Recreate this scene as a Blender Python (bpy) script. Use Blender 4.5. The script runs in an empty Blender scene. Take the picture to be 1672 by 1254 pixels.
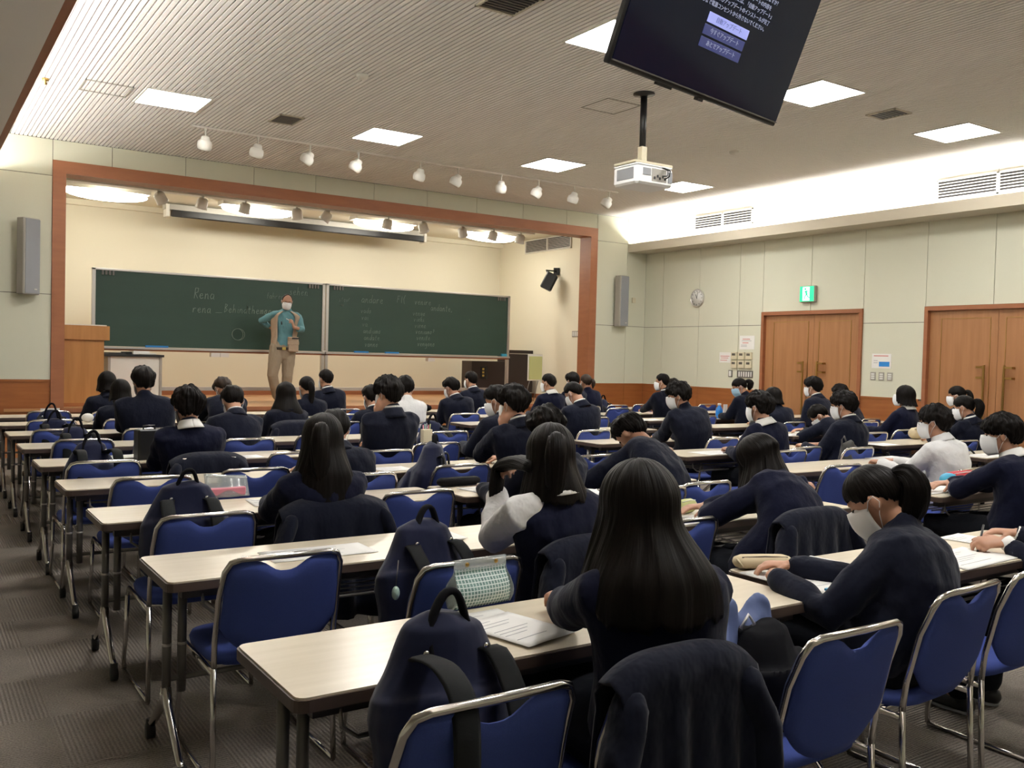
import bpy, bmesh, math, random
from mathutils import Vector, Matrix, noise
import numpy as np
PI = math.pi
random.seed(7)
sc = bpy.context.scene
COL = sc.collection
# ---------------------------------------------------------------- camera
F_PX, YAW, PITCH, ROLL, HC = 1495.5, 0.58792, -0.02961, 0.025375, 1.48
_cy, _sy, _cp, _sp = math.cos(YAW), math.sin(YAW), math.cos(PITCH), math.sin(PITCH)
FW = Vector((_sy*_cp, _cy*_cp, _sp)); _r = Vector((_cy, -_sy, 0)); _u = _r.cross(FW)
CR = _r*math.cos(ROLL)+_u*math.sin(ROLL); CU = -_r*math.sin(ROLL)+_u*math.cos(ROLL)
CAM = Vector((0, 0, HC))
cd = bpy.data.cameras.new('camera'); co = bpy.data.objects.new('camera', cd); COL.objects.link(co)
cd.sensor_width = 36; cd.lens = F_PX*36/1672; cd.clip_start = .02
co.matrix_world = Matrix(((CR.x, CU.x, -FW.x, 0), (CR.y, CU.y, -FW.y, 0), (CR.z, CU.z, -FW.z, HC), (0, 0, 0, 1)))
sc.camera = co
# ---------------------------------------------------------------- world, exposure
w = bpy.data.worlds.new('world'); sc.world = w; w.use_nodes = True
w.node_tree.nodes['Background'].inputs[0].default_value = (.05, .05, .05, 1)
w.node_tree.nodes['Background'].inputs[1].default_value = .2
vs = sc.view_settings
vs.view_transform = 'Standard'; vs.look = 'None'; vs.gamma = 1; vs.use_curve_mapping = False
vs.exposure = 0.22
PANEL_E, COVE_E, STAGE_E = 40.0, 105.0, 24.0     # what the lamps give off
LAMP = (1.0, .98, .945, 1)

def ray(x, y): return CR*((x-836)/F_PX)-CU*((y-627)/F_PX)+FW
def up(x, y, z): d = ray(x, y); return CAM+d*((z-HC)/d.z)
def onY(x, y, Y): d = ray(x, y); return CAM+d*(Y/d.y)
def onX(x, y, X): d = ray(x, y); return CAM+d*(X/d.x)

# ---------------------------------------------------------------- materials
def mat(name, col, rough=.6, metal=0., bump=None, var=None, emit=None, spec=.5, sheen=0., trans=0., alpha=1.):
    m = bpy.data.materials.new(name); m.use_nodes = True
    nt = m.node_tree; b = nt.nodes['Principled BSDF']
    b.inputs['Base Color'].default_value = (*col, 1); b.inputs['Roughness'].default_value = rough
    b.inputs['Metallic'].default_value = metal; b.inputs['Specular IOR Level'].default_value = spec
    b.inputs['Sheen Weight'].default_value = sheen; b.inputs['Transmission Weight'].default_value = trans
    b.inputs['Alpha'].default_value = alpha
    if emit:
        b.inputs['Emission Color'].default_value = (*emit[0], 1); b.inputs['Emission Strength'].default_value = emit[1]
    tc = nt.nodes.new('ShaderNodeTexCoord')
    def tex(scale, detail, src='Object'):
        mp = nt.nodes.new('ShaderNodeMapping'); mp.inputs['Scale'].default_value = scale
        nt.links.new(tc.outputs[src], mp.inputs['Vector'])
        n = nt.nodes.new('ShaderNodeTexNoise'); n.inputs['Detail'].default_value = detail; n.inputs['Scale'].default_value = 1
        nt.links.new(mp.outputs[0], n.inputs['Vector']); return n
    if var:      # (scale3, amount, second colour)
        n = tex(var[0], 4, var[3] if len(var) > 3 else 'Object')
        rp = nt.nodes.new('ShaderNodeMapRange'); rp.inputs[1].default_value = .5-var[1]; rp.inputs[2].default_value = .5+var[1]
        nt.links.new(n.outputs['Fac'], rp.inputs[0])
        mx = nt.nodes.new('ShaderNodeMix'); mx.data_type = 'RGBA'
        mx.inputs[6].default_value = (*col, 1); mx.inputs[7].default_value = (*var[2], 1)
        nt.links.new(rp.outputs[0], mx.inputs[0]); nt.links.new(mx.outputs[2], b.inputs['Base Color'])
    if bump:     # (scale3, strength, distance, source)
        n = tex(bump[0], 3, bump[3] if len(bump) > 3 else 'Object')
        bp = nt.nodes.new('ShaderNodeBump'); bp.inputs['Strength'].default_value = bump[1]; bp.inputs['Distance'].default_value = bump[2]
        nt.links.new(n.outputs['Fac'], bp.inputs['Height']); nt.links.new(bp.outputs[0], b.inputs['Normal'])
    return m
M = {}
M['wall'] = mat('wall_cloth', (.64, .635, .51), .85, bump=((90, 90, 90), .25, .002))
M['wall_back'] = mat('stage_plaster', (.78, .74, .60), .8, bump=((60, 60, 60), .1, .001))
M['joint'] = mat('dark_joint', (.10, .09, .07), .9)
M['wain'] = mat('wainscot_wood', (.36, .125, .035), .38, var=((2, 2, 22), .2, (.28, .09, .024)))
M['frame'] = mat('frame_wood', (.34, .125, .052), .5, var=((3, 3, 16), .25, (.28, .10, .042)))
M['door'] = mat('door_veneer', (.40, .19, .080), .40, var=((18, 18, 1.3), .22, (.33, .145, .058)))
M['lect'] = mat('lectern_wood', (.47, .22, .07), .35, var=((16, 16, 1.2), .2, (.39, .17, .05)))
M['stagefloor'] = mat('stage_boards', (.52, .27, .12), .28, var=((1.5, 22, 10), .25, (.42, .20, .08)))
M['riser'] = mat('stage_riser_wood', (.42, .17, .06), .38, var=((1.5, 22, 20), .2, (.34, .13, .045)))
M['ceil'] = mat('ceiling_board', (.87, .84, .80), .9, bump=((150, 150, 150), .5, .003))
M['ceilgap'] = mat('ceiling_gap', (.40, .38, .36), .95)
M['white'] = mat('white_paint', (.72, .70, .64), .5)
M['soffit'] = mat('soffit_paint', (.55, .50, .40), .8)
M['panel'] = mat('lamp_diffuser', (.9, .88, .82), .5, emit=(LAMP[:3], PANEL_E))
M['cove'] = mat('cove_tube', (.9, .88, .82), .5, emit=(LAMP[:3], COVE_E))
M['tube'] = mat('stage_tube_glow', (.9, .88, .82), .5, emit=((1, .95, .85), STAGE_E))
M['chrome'] = mat('chrome', (.64, .62, .60), .16, 1.)
M['steel'] = mat('grey_steel', (.17, .16, .15), .4, .5)
M['rubber'] = mat('black_rubber', (.012, .012, .012), .6)
M['blue'] = mat('blue_fabric', (.038, .060, .225), .85, bump=((420, 420, 420), .3, .001), var=((300, 300, 300), .3, (.046, .072, .27)), spec=.2)
M['top'] = mat('laminate_top', (.76, .68, .54), .24, var=((2.2, 26, 10), .28, (.68, .60, .46)))
M['edge'] = mat('brown_edge', (.075, .05, .04), .45)
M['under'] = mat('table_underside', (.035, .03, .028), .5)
M['brass'] = mat('brass', (.42, .27, .09), .3, 1.)
M['alu'] = mat('aluminium', (.55, .53, .50), .35, .8)
M['board'] = mat('blackboard', (.018, .052, .036), .5, var=((.8, 1, 6), .35, (.024, .064, .046)))
M['chalk'] = mat('chalk', (.20, .26, .22), .95)
M['black'] = mat('black_plastic', (.010, .010, .011), .4)
M['blackfab'] = mat('black_cloth', (.005, .005, .007), .9, bump=((500, 500, 500), .3, .001), spec=.15)
M['strap'] = mat('charcoal_strap', (.009, .010, .011), .8, spec=.2, bump=((80, 900, 80), .4, .001))
M['bag'] = mat('navy_nylon', (.0060, .009, .036), .75, spec=.2, bump=((8, 8, 8), .35, .02), sheen=.2)
M['bag2'] = mat('slate_nylon', (.085, .12, .26), .7, bump=((8, 8, 8), .35, .02))
M['blazer'] = mat('navy_blazer', (.0046, .0062, .0160), .9, spec=.15, bump=((11, 11, 7), .55, .03), sheen=.08)
M['sweater'] = mat('navy_knit', (.0048, .0062, .0200), .95, spec=.12, bump=((13, 13, 9), .45, .025), sheen=.08)
M['shirt'] = mat('white_shirt', (.70, .70, .70), .75, bump=((12, 12, 9), .6, .03))
M['cuff'] = mat('white_collar', (.72, .71, .68), .7)
M['trouser'] = mat('charcoal_trousers', (.0055, .0065, .010), .9, spec=.15, bump=((12, 12, 12), .4, .02))
M['skin'] = mat('skin', (.46, .245, .155), .5, var=((14, 14, 14), .3, (.42, .21, .13)))
M['skin_old'] = mat('skin_tanned', (.44, .24, .16), .5, var=((16, 16, 16), .3, (.38, .20, .13)))
M['hair'] = mat('black_hair', (.0034, .0026, .0024), .46, spec=.09, bump=((55, 2.5, 1), .7, .006, 'UV'), var=((40, 2, 1), .3, (.0075, .0055, .0045), 'UV'))
M['hair_brown'] = mat('dark_brown_hair', (.014, .008, .0055), .5, spec=.2, bump=((50, 2.5, 1), .7, .006, 'UV'), var=((40, 2, 1), .3, (.035, .02, .012), 'UV'))
M['hair_grey'] = mat('greying_hair', (.018, .015, .013), .6, spec=.2, bump=((50, 2.5, 1), .7, .006, 'UV'))
M['mask'] = mat('white_mask', (.78, .79, .80), .8)
M['mask_blue'] = mat('pale_blue_mask', (.35, .55, .72), .8)
M['eye'] = mat('dark_eye', (.01, .008, .007), .2)
M['paper'] = mat('paper', (.78, .77, .74), .8)
M['print'] = mat('grey_print', (.42, .42, .44), .8)
M['teal'] = mat('teal_shirt', (.10, .24, .27), .8, bump=((14, 14, 9), .6, .03))
M['khaki'] = mat('khaki_vest', (.36, .27, .19), .85, bump=((12, 12, 12), .5, .02))
M['khaki2'] = mat('khaki_trousers', (.27, .215, .15), .85, bump=((9, 9, 5), .7, .04))
M['belt'] = mat('black_belt', (.012, .010, .009), .4)
M['sock'] = mat('grey_socks', (.06, .06, .06), .9)
M['darkwood'] = mat('dark_cabinet', (.022, .012, .010), .45)
M['gold'] = mat('gold_letters', (.55, .40, .10), .4, .5)
M['grille'] = mat('speaker_grille', (.26, .27, .29), .7, bump=((260, 260, 260), .5, .002))
M['spk'] = mat('speaker_body', (.34, .32, .28), .55)
M['cream'] = mat('cream_plastic', (.62, .56, .40), .5)
M['pink'] = mat('pink_plastic', (.80, .28, .36), .4)
M['red'] = mat('red_cloth', (.45, .02, .03), .6)
M['cyan'] = mat('cyan_cloth', (.05, .35, .55), .5)
M['bluegloss'] = mat('blue_bottle', (.02, .20, .62), .2)
M['mint'] = mat('mint_mesh', (.42, .60, .54), .4)
M['clear'] = mat('clear_vinyl', (.72, .80, .80), .15, trans=.55, alpha=.62)
M['beige'] = mat('beige_canvas', (.55, .46, .30), .8)
M['lime'] = mat('lime_print', (.50, .52, .22), .7)
M['green'] = mat('exit_green', (.01, .45, .16), .5, emit=((.02, .75, .28), 1.1))
M['exitwhite'] = mat('exit_white', (.8, .9, .8), .5, emit=((.75, 1, .82), 1.6))
M['screen'] = mat('screen_glow', (.003, .004, .008), .10, emit=((.0016, .0028, .0085), 1.))
M['btn_on'] = mat('screen_button_lit', (.1, .1, .2), .3, emit=((.34, .38, .80), .8))
M['btn_off'] = mat('screen_button', (.02, .02, .05), .3, emit=((.042, .052, .16), .8))
M['btn_text'] = mat('screen_text', (.1, .1, .1), .3, emit=((.27, .30, .44), .8))
M['btn_dark'] = mat('screen_text_dark', (.02, .02, .05), .4, emit=((.10, .12, .30), 1.0))
M['projector'] = mat('projector_white', (.84, .85, .85), .4)
M['lens'] = mat('grey_screen_case', (.50, .48, .43), .45)
M['blueprint'] = mat('blue_print', (.02, .22, .60), .7)
M['redprint'] = mat('red_print', (.62, .20, .18), .7)
M['sole'] = mat('grey_sole', (.22, .23, .24), .7)

# carpet: square tiles, ribbed in alternating direction
def carpet():
    m = mat('carpet_tiles', (.10, .085, .068), .95); nt = m.node_tree; b = nt.nodes['Principled BSDF']
    N = nt.nodes.new; L = nt.links.new
    tc = N('ShaderNodeTexCoord'); sx = N('ShaderNodeSeparateXYZ'); L(tc.outputs['Object'], sx.inputs[0])
    def mth(op, a, bb=None):
        n = N('ShaderNodeMath'); n.operation = op
        for i, v in enumerate((a, bb)):
            if v is None: continue
            if isinstance(v, (int, float)): n.inputs[i].default_value = v
            else: L(v, n.inputs[i])
        return n.outputs[0]
    T = .5
    fx, fy = mth('FLOOR', mth('DIVIDE', sx.outputs[0], T)), mth('FLOOR', mth('DIVIDE', sx.outputs[1], T))
    par = mth('PINGPONG', mth('ADD', fx, fy), 1.0)
    wx = mth('SINE', mth('MULTIPLY', sx.outputs[0], 2*PI/.016)); wy = mth('SINE', mth('MULTIPLY', sx.outputs[1], 2*PI/.016))
    mix = N('ShaderNodeMix'); L(par, mix.inputs[0]); L(wx, mix.inputs[2]); L(wy, mix.inputs[3])
    rib = mix.outputs[0]
    n1 = N('ShaderNodeTexNoise'); n1.inputs['Scale'].default_value = 130; n1.inputs['Detail'].default_value = 4; L(tc.outputs['Object'], n1.inputs['Vector'])
    n2 = N('ShaderNodeTexNoise'); n2.inputs['Scale'].default_value = 3; L(tc.outputs['Object'], n2.inputs['Vector'])
    h = mth('ADD', mth('MULTIPLY', rib, .5), mth('MULTIPLY', n1.outputs['Fac'], 1.2))
    bp = N('ShaderNodeBump'); bp.inputs['Strength'].default_value = .8; bp.inputs['Distance'].default_value = .006; L(h, bp.inputs['Height']); L(bp.outputs[0], b.inputs['Normal'])
    f = mth('ADD', mth('MULTIPLY', rib, .16), mth('ADD', mth('MULTIPLY', n1.outputs['Fac'], 1.3), mth('SUBTRACT', mth('MULTIPLY', n2.outputs['Fac'], .5), .42)))
    mc = N('ShaderNodeMix'); mc.data_type = 'RGBA'; mc.inputs[6].default_value = (.095, .082, .070, 1); mc.inputs[7].default_value = (.34, .295, .25, 1)
    L(f, mc.inputs[0]); L(mc.outputs[2], b.inputs['Base Color'])
    return m
M['carpet'] = carpet()
def meshcase():
    m = mat('grid_vinyl', (.45, .62, .58), .2); nt = m.node_tree; b = nt.nodes['Principled BSDF']
    tc = nt.nodes.new('ShaderNodeTexCoord'); br = nt.nodes.new('ShaderNodeTexBrick')
    br.offset = 0; br.inputs['Scale'].default_value = 1; br.inputs['Brick Width'].default_value = .0115; br.inputs['Row Height'].default_value = .0115; br.inputs['Mortar Size'].default_value = .0016
    br.inputs['Color1'].default_value = (.14, .23, .22, 1); br.inputs['Color2'].default_value = (.20, .34, .31, 1); br.inputs['Mortar'].default_value = (.72, .82, .80, 1)
    nt.links.new(tc.outputs['UV'], br.inputs['Vector']); nt.links.new(br.outputs['Color'], b.inputs['Base Color'])
    return m
M['grid'] = meshcase()

# ---------------------------------------------------------------- mesh helpers
class MB:
    def __init__(s): s.v = []; s.f = []; s.uv = None; s.sm = []
    def add(s, vs, fs, smooth=False):
        o = len(s.v); s.v += [tuple(v) for v in vs]; s.f += [tuple(i+o for i in f) for f in fs]; s.sm += [smooth]*len(fs); return s
    def box(s, x0, y0, z0, x1, y1, z1, b=0., rot=None):
        if b <= 0:
            v = [(x0, y0, z0), (x1, y0, z0), (x1, y1, z0), (x0, y1, z0), (x0, y0, z1), (x1, y0, z1), (x1, y1, z1), (x0, y1, z1)]
            f = [(0, 3, 2, 1), (4, 5, 6, 7), (0, 1, 5, 4), (1, 2, 6, 5), (2, 3, 7, 6), (3, 0, 4, 7)]
        else:
            v = []; f = []
            def ring(z, i): 
                o = len(v)
                v.extend([(x0+i, y0+b, z), (x0+b, y0+i, z), (x1-b, y0+i, z), (x1-i, y0+b, z), (x1-i, y1-b, z), (x1-b, y1-i, z), (x0+b, y1-i, z), (x0+i, y1-b, z)]); return o
            rs = [ring(z0, b*.6), ring(z0+b*.6, 0), ring(z1-b*.6, 0), ring(z1, b*.6)]
            f.append(tuple(rs[0]+k for k in range(7, -1, -1))); f.append(tuple(rs[3]+k for k in range(8)))
            for a, c in zip(rs, rs[1:]):
                for k in range(8): f.append((a+k, a+(k+1) % 8, c+(k+1) % 8, c+k))
        if rot is not None: v = [tuple(rot @ Vector(p)) for p in v]
        return s.add(v, f)
    def prism(s, pts, z0, z1):
        n = len(pts); v = [(p[0], p[1], z0) for p in pts]+[(p[0], p[1], z1) for p in pts]
        f = [tuple(range(n-1, -1, -1)), tuple(range(n, 2*n))]+[(k, (k+1) % n, n+(k+1) % n, n+k) for k in range(n)]
        return s.add(v, f)
    def tube(s, pts, r, n=8, flat=1., upv=None, cap=True, closed=False):
        """swept tube, r a number or a list of radii or of (a, b) pairs"""
        P = [Vector(p) for p in pts]; N = len(P)
        R = r if isinstance(r, (list, tuple)) else [r]*N
        R = [(x, x*flat) if not isinstance(x, (tuple, list)) else x for x in R]
        v = []; ref = Vector(upv) if upv is not None else None; last = None
        for i in range(N):
            if closed: t = (P[(i+1) % N]-P[i-1]).normalized()
            else: t = (P[min(i+1, N-1)]-P[max(i-1, 0)]).normalized()
            if ref is not None: a = ref-t*ref.dot(t)
            elif last is None: 
                a = Vector((0, 0, 1)) if abs(t.z) < .9 else Vector((1, 0, 0)); a = a-t*a.dot(t)
            else: a = last-t*last.dot(t)
            a.normalize(); last = a; bb = t.cross(a)
            for k in range(n):
                th = 2*PI*k/n; v.append(P[i]+a*(R[i][1]*math.cos(th))+bb*(R[i][0]*math.sin(th)))
        f = []
        for i in range(N if closed else N-1):
            j = (i+1) % N
            for k in range(n): f.append((i*n+k, j*n+k, j*n+(k+1) % n, i*n+(k+1) % n))
        if cap and not closed: f.append(tuple(range(n))); f.append(tuple((N-1)*n+k for k in range(n-1, -1, -1)))
        return s.add(v, f, True)
    def rtube(s, pts, R, n=12, upv=None):
        """tube with rounded ends, for bodies"""
        P = [Vector(p) for p in pts]; R = [(x, x) if not isinstance(x, (tuple, list)) else x for x in R]
        d0 = (P[0]-P[1]).normalized(); d1 = (P[-1]-P[-2]).normalized(); m0, m1 = sum(R[0])/2, sum(R[-1])/2
        Q = [P[0]+d0*m0*.95, P[0]+d0*m0*.7]+P+[P[-1]+d1*m1*.7, P[-1]+d1*m1*.95]
        S = [(R[0][0]*.3, R[0][1]*.3), (R[0][0]*.72, R[0][1]*.72)]+R+[(R[-1][0]*.72, R[-1][1]*.72), (R[-1][0]*.3, R[-1][1]*.3)]
        return s.tube(Q, S, n, upv=upv)
    def ell(s, c, r, rot=None, n=14, m=9):
        c = Vector(c); v = [c+(rot or Matrix.Identity(3)) @ Vector((0, 0, r[2]))]; f = []
        for i in range(1, m):
            th = PI*i/m
            for k in range(n):
                ph = 2*PI*k/n; p = Vector((r[0]*math.sin(th)*math.cos(ph), r[1]*math.sin(th)*math.sin(ph), r[2]*math.cos(th)))
                v.append(c+(rot @ p if rot else p))
        p = Vector((0, 0, -r[2])); v.append(c+(rot @ p if rot else p)); e = len(v)-1
        for k in range(n): f.append((0, 1+k, 1+(k+1) % n))
        for i in range(m-2):
            for k in range(n): a = 1+i*n; f.append((a+k, a+n+k, a+n+(k+1) % n, a+(k+1) % n))
        a = 1+(m-2)*n
        for k in range(n): f.append((a+k, e, a+(k+1) % n))
        return s.add(v, f, True)
    def lathe(s, prof, n=16, c=(0, 0, 0), rot=None):
        c = Vector(c); v = []; f = []
        for r, z in prof:
            for k in range(n):
                p = Vector((r*math.cos(2*PI*k/n), r*math.sin(2*PI*k/n), z)); v.append(c+(rot @ p if rot else p))
        for i in range(len(prof)-1):
            for k in range(n): f.append((i*n+k, i*n+(k+1) % n, (i+1)*n+(k+1) % n, (i+1)*n+k))
        f.append(tuple(range(n-1, -1, -1))); f.append(tuple((len(prof)-1)*n+k for k in range(n)))
        return s.add(v, f, True)
    def grid(s, fn, nu, nv, thick=0., smooth=True, normal=None):
        """sheet fn(u,v)->Vector, u,v in 0..1; closed with a thickness along its normal"""
        P = [[Vector(fn(i/nu, j/nv)) for j in range(nv+1)] for i in range(nu+1)]
        def nrm(i, j):
            a = P[min(i+1, nu)][j]-P[max(i-1, 0)][j]; b = P[i][min(j+1, nv)]-P[i][max(j-1, 0)]
            c = a.cross(b); return c.normalized() if c.length > 1e-9 else Vector((0, 0, 1))
        v = [P[i][j] for i in range(nu+1) for j in range(nv+1)]; W = nv+1; K = len(v)
        f = [(i*W+j, (i+1)*W+j, (i+1)*W+j+1, i*W+j+1) for i in range(nu) for j in range(nv)]
        if thick:
            v += [P[i][j]-nrm(i, j)*thick for i in range(nu+1) for j in range(nv+1)]
            f += [(K+i*W+j, K+i*W+j+1, K+(i+1)*W+j+1, K+(i+1)*W+j) for i in range(nu) for j in range(nv)]
            for i in range(nu):
                for j, fl in ((0, 0), (nv, 1)):
                    a, b = i*W+j, (i+1)*W+j; q = (a, K+a, K+b, b); f.append(q if not fl else q[::-1])
            for j in range(nv):
                for i, fl in ((0, 1), (nu, 0)):
                    a, b = i*W+j, i*W+j+1; q = (a, K+a, K+b, b); f.append(q if not fl else q[::-1])
        return s.add(v, f, smooth)
    def mesh(s, name, m, off=None):
        me = bpy.data.meshes.new(name)
        v = s.v if off is None else [(p[0]-off[0], p[1]-off[1], p[2]-off[2]) for p in s.v]
        me.from_pydata(v, [], s.f); me.polygons.foreach_set('use_smooth', s.sm)
        if s.uv:
            ul = me.uv_layers.new(name='uv'); li = np.empty(len(me.loops), dtype=np.int32); me.loops.foreach_get('vertex_index', li)
            ul.data.foreach_set('uv', np.array(s.uv, dtype=np.float32)[li].ravel())
        me.materials.append(m if not isinstance(m, str) else M[m]); me.validate(); me.update(); return me
    def build(s, name, m, parent=None, off=None, loc=None):
        return link(name, s.mesh(name, m, off), parent, loc)
def link(name, me, parent=None, loc=None):
    o = bpy.data.objects.new(name, me); COL.objects.link(o)
    if parent: o.parent = parent
    if loc is not None: o.location = loc
    return o
def part(o, parent): o.parent = parent; return o
def tag(o, label=None, cat=None, group=None, kind=None):
    if label: o['label'] = label
    if cat: o['category'] = cat
    if group: o['group'] = group
    if kind: o['kind'] = kind
    return o
def empty(name, loc, rz=0., label=None, cat=None, group=None):
    o = bpy.data.objects.new(name, None); COL.objects.link(o); o.location = loc; o.rotation_euler = (0, 0, rz); o.empty_display_size = .1
    return tag(o, label, cat, group)
def copy_tree(o, parent=None):
    c = o.copy(); COL.objects.link(c)
    if parent is not None: c.parent = parent
    for ch in list(KIDS.get(o.name, [])): copy_tree(ch, c)
    return c
KIDS = {}
def protofy(root):
    """remember children by name (o.children is slow to look up many times)"""
    def rec(o):
        KIDS[o.name] = list(o.children)
        for c in o.children: rec(c)
    rec(root)
def rotz(a): return Matrix.Rotation(a, 3, 'Z')
def sstep(a, b, x):
    t = min(1, max(0, (x-a)/(b-a))); return t*t*(3-2*t)
BAKE = []
def text(name, body, m, parent, mtx, size, extrude=.0005, align='CENTER', shear=0.):
    c = bpy.data.curves.new(name, 'FONT'); c.body = body; c.size = size; c.extrude = extrude; c.align_x = align; c.align_y = 'CENTER'; c.shear = shear; c.resolution_u = 3
    c.materials.append(M[m]); o = bpy.data.objects.new(name, c); COL.objects.link(o); o.parent = parent; o.matrix_local = mtx; TEXTS.append(o)
    return o
TEXTS = []
# ================================================================ the room
def S(name, mb, m, parent=None, off=None):
    o = mb.build(name, m, parent, off)
    if parent is None: tag(o, kind='structure')
    return o
YF, XR, ZC = 13.5, 12.07, 4.19
floor = S('floor', MB().box(-3.2, -4, -.1, XR+.1, YF, 0), 'carpet')
# ceiling: slab, ribs
ceil = S('ceiling', MB().box(.5, -4, ZC+.02, XR+.3, YF+.3, ZC+.12), 'ceilgap')
rb = MB(); x = .70
while x < XR+.1:
    rb.box(x, -3.9, ZC, x+.036, YF, ZC+.025); x += .05
tag(rb.build('ceiling_rib', 'ceil', ceil), kind='stuff')
# side aisle with the lower ceiling, and the cove over it
S('ceiling_aisle', MB().box(-3.2, -4, 3.54, .80, YF, 3.62), 'ceil')
S('trim_1', MB().box(.80, -4, 3.54, .86, YF, 3.70), 'frame')
S('wall_left', MB().box(-3.3, -4, 0, -3.2, YF, 3.6), 'wall')
S('wall_rear', MB().box(-3.3, -4.1, 0, XR+.2, -4, ZC+.1), 'wall')
S('wall_cove', MB().box(.30, -4, 3.62, .36, YF, ZC+.1), 'wall')
# front wall: substrate with the stage opening, cloth panels proud of it
FX0, FX1, FZ1 = 1.64, 10.83, 3.92
IX0, IX1, IZ1 = 1.80, 10.67, 3.755
wf = MB()
wf.box(-3.2, YF+.012, 0, FX0+.08, YF+.2, ZC+.1); wf.box(FX1-.08, YF+.012, 0, XR+.1, YF+.2, ZC+.1); wf.box(FX0+.08, YF+.012, FZ1-.08, FX1-.08, YF+.2, ZC+.1)
wall_front = S('wall_front', wf, 'joint')
J = .004
def pan(name, x0, x1, z0, z1, m, parent, t=.014):
    MB().box(x0+J, YF-.002, z0+J, x1-J, YF-.002+t, z1-J).build(name, m, parent)
for a, b in ((-3.2, -2.2), (-2.2, -1.24), (-1.24, -.28), (-.28, .68), (.68, FX0)):
    for z0, z1 in ((1.02, 2.153), (2.153, 3.715), (3.715, ZC)): pan('wall_panel', a, b, z0, z1, 'wall', wall_front)
    pan('wainscot_panel', a, b, .10, 1.0, 'wain', wall_front)
sx_ = [1.64, 2.37, 3.34, 4.32, 5.28, 6.26, 7.22, 8.18, 9.14, 10.11, 10.83]
for a, b in zip(sx_, sx_[1:]): pan('wall_panel', a, b, FZ1, ZC, 'wall', wall_front)
for a, b in ((10.83, 11.59), (11.59, XR)):
    for z0, z1 in ((1.02, 2.125), (2.125, 3.70), (3.70, ZC)): pan('wall_panel', a, b, z0, z1, 'wall', wall_front)
    pan('wainscot_panel', a, b, .10, 1.0, 'wain', wall_front)
S('trim_2', MB().box(-3.2, YF-.014, .995, FX0, YF+.01, 1.025), 'wain'); S('trim_3', MB().box(FX1, YF-.014, .995, XR, YF+.01, 1.025), 'wain')
S('baseboard_front', MB().box(-3.2, YF-.02, 0, FX0, YF+.01, .26), 'riser')
# timber frame of the stage opening
fr = S('trim_4', MB().box(FX0, YF-.03, 0, IX0, YF+.30, FZ1), 'frame')
S('trim_5', MB().box(IX1, YF-.03, 0, FX1, YF+.30, FZ1), 'frame'); S('trim_6', MB().box(IX0, YF-.03, IZ1, IX1, YF+.30, FZ1), 'frame')
# right wall
wr = MB(); D1, D2 = (8.60, 10.55), (5.56, 7.59); DZ = 2.31
ys = [YF+.2, D1[1], D1[0], D2[1], D2[0], -4]
for i in (0, 2, 4): wr.box(XR+.012, ys[i+1], 0, XR+.2, ys[i], ZC+.1)
for d in (D1, D2): wr.box(XR+.012, d[0], DZ, XR+.2, d[1], ZC+.1)
wall_right = S('wall_right', wr, 'joint')
def panr(name, y0, y1, z0, z1, m): MB().box(XR-.002, y0+J, z0+J, XR+.012, y1-J, z1-J).build(name, m, wall_right)
ysm = [YF, 12.99, 12.03, 11.07, 10.55, 9.57, 8.60, 7.59, 6.62, 5.56, 4.60, 3.64, 2.68, 1.72, .76, -.2, -1.2, -2.2, -3.2, -4]
for b, a in zip(ysm, ysm[1:]):
    indoor = any(d[0]-.01 <= a and b <= d[1]+.01 for d in (D1, D2))
    if indoor: panr('wall_panel', a, b, DZ+.03, 3.55, 'wall')
    else:
        panr('wall_panel', a, b, 2.12, 3.55, 'wall'); panr('wall_panel', a, b, 1.02, 2.12, 'wall'); panr('wainscot_panel', a, b, .10, 1.0, 'wain')
    panr('wall_panel', a, b, 3.58, ZC+.02, 'white')
for i, (a, b) in enumerate(((D1[1], YF), (D2[1], D1[0]), (-4, D2[0]))):
    S('trim_%d' % (7+i), MB().box(XR-.014, a+.06*(i > 0)-0, .995, XR+.01, b-.0, 1.025), 'wain')
    S('baseboard_right' if i == 0 else 'trim_%d' % (10+i), MB().box(XR-.016, a, 0, XR+.01, b, .10), 'riser')
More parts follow.
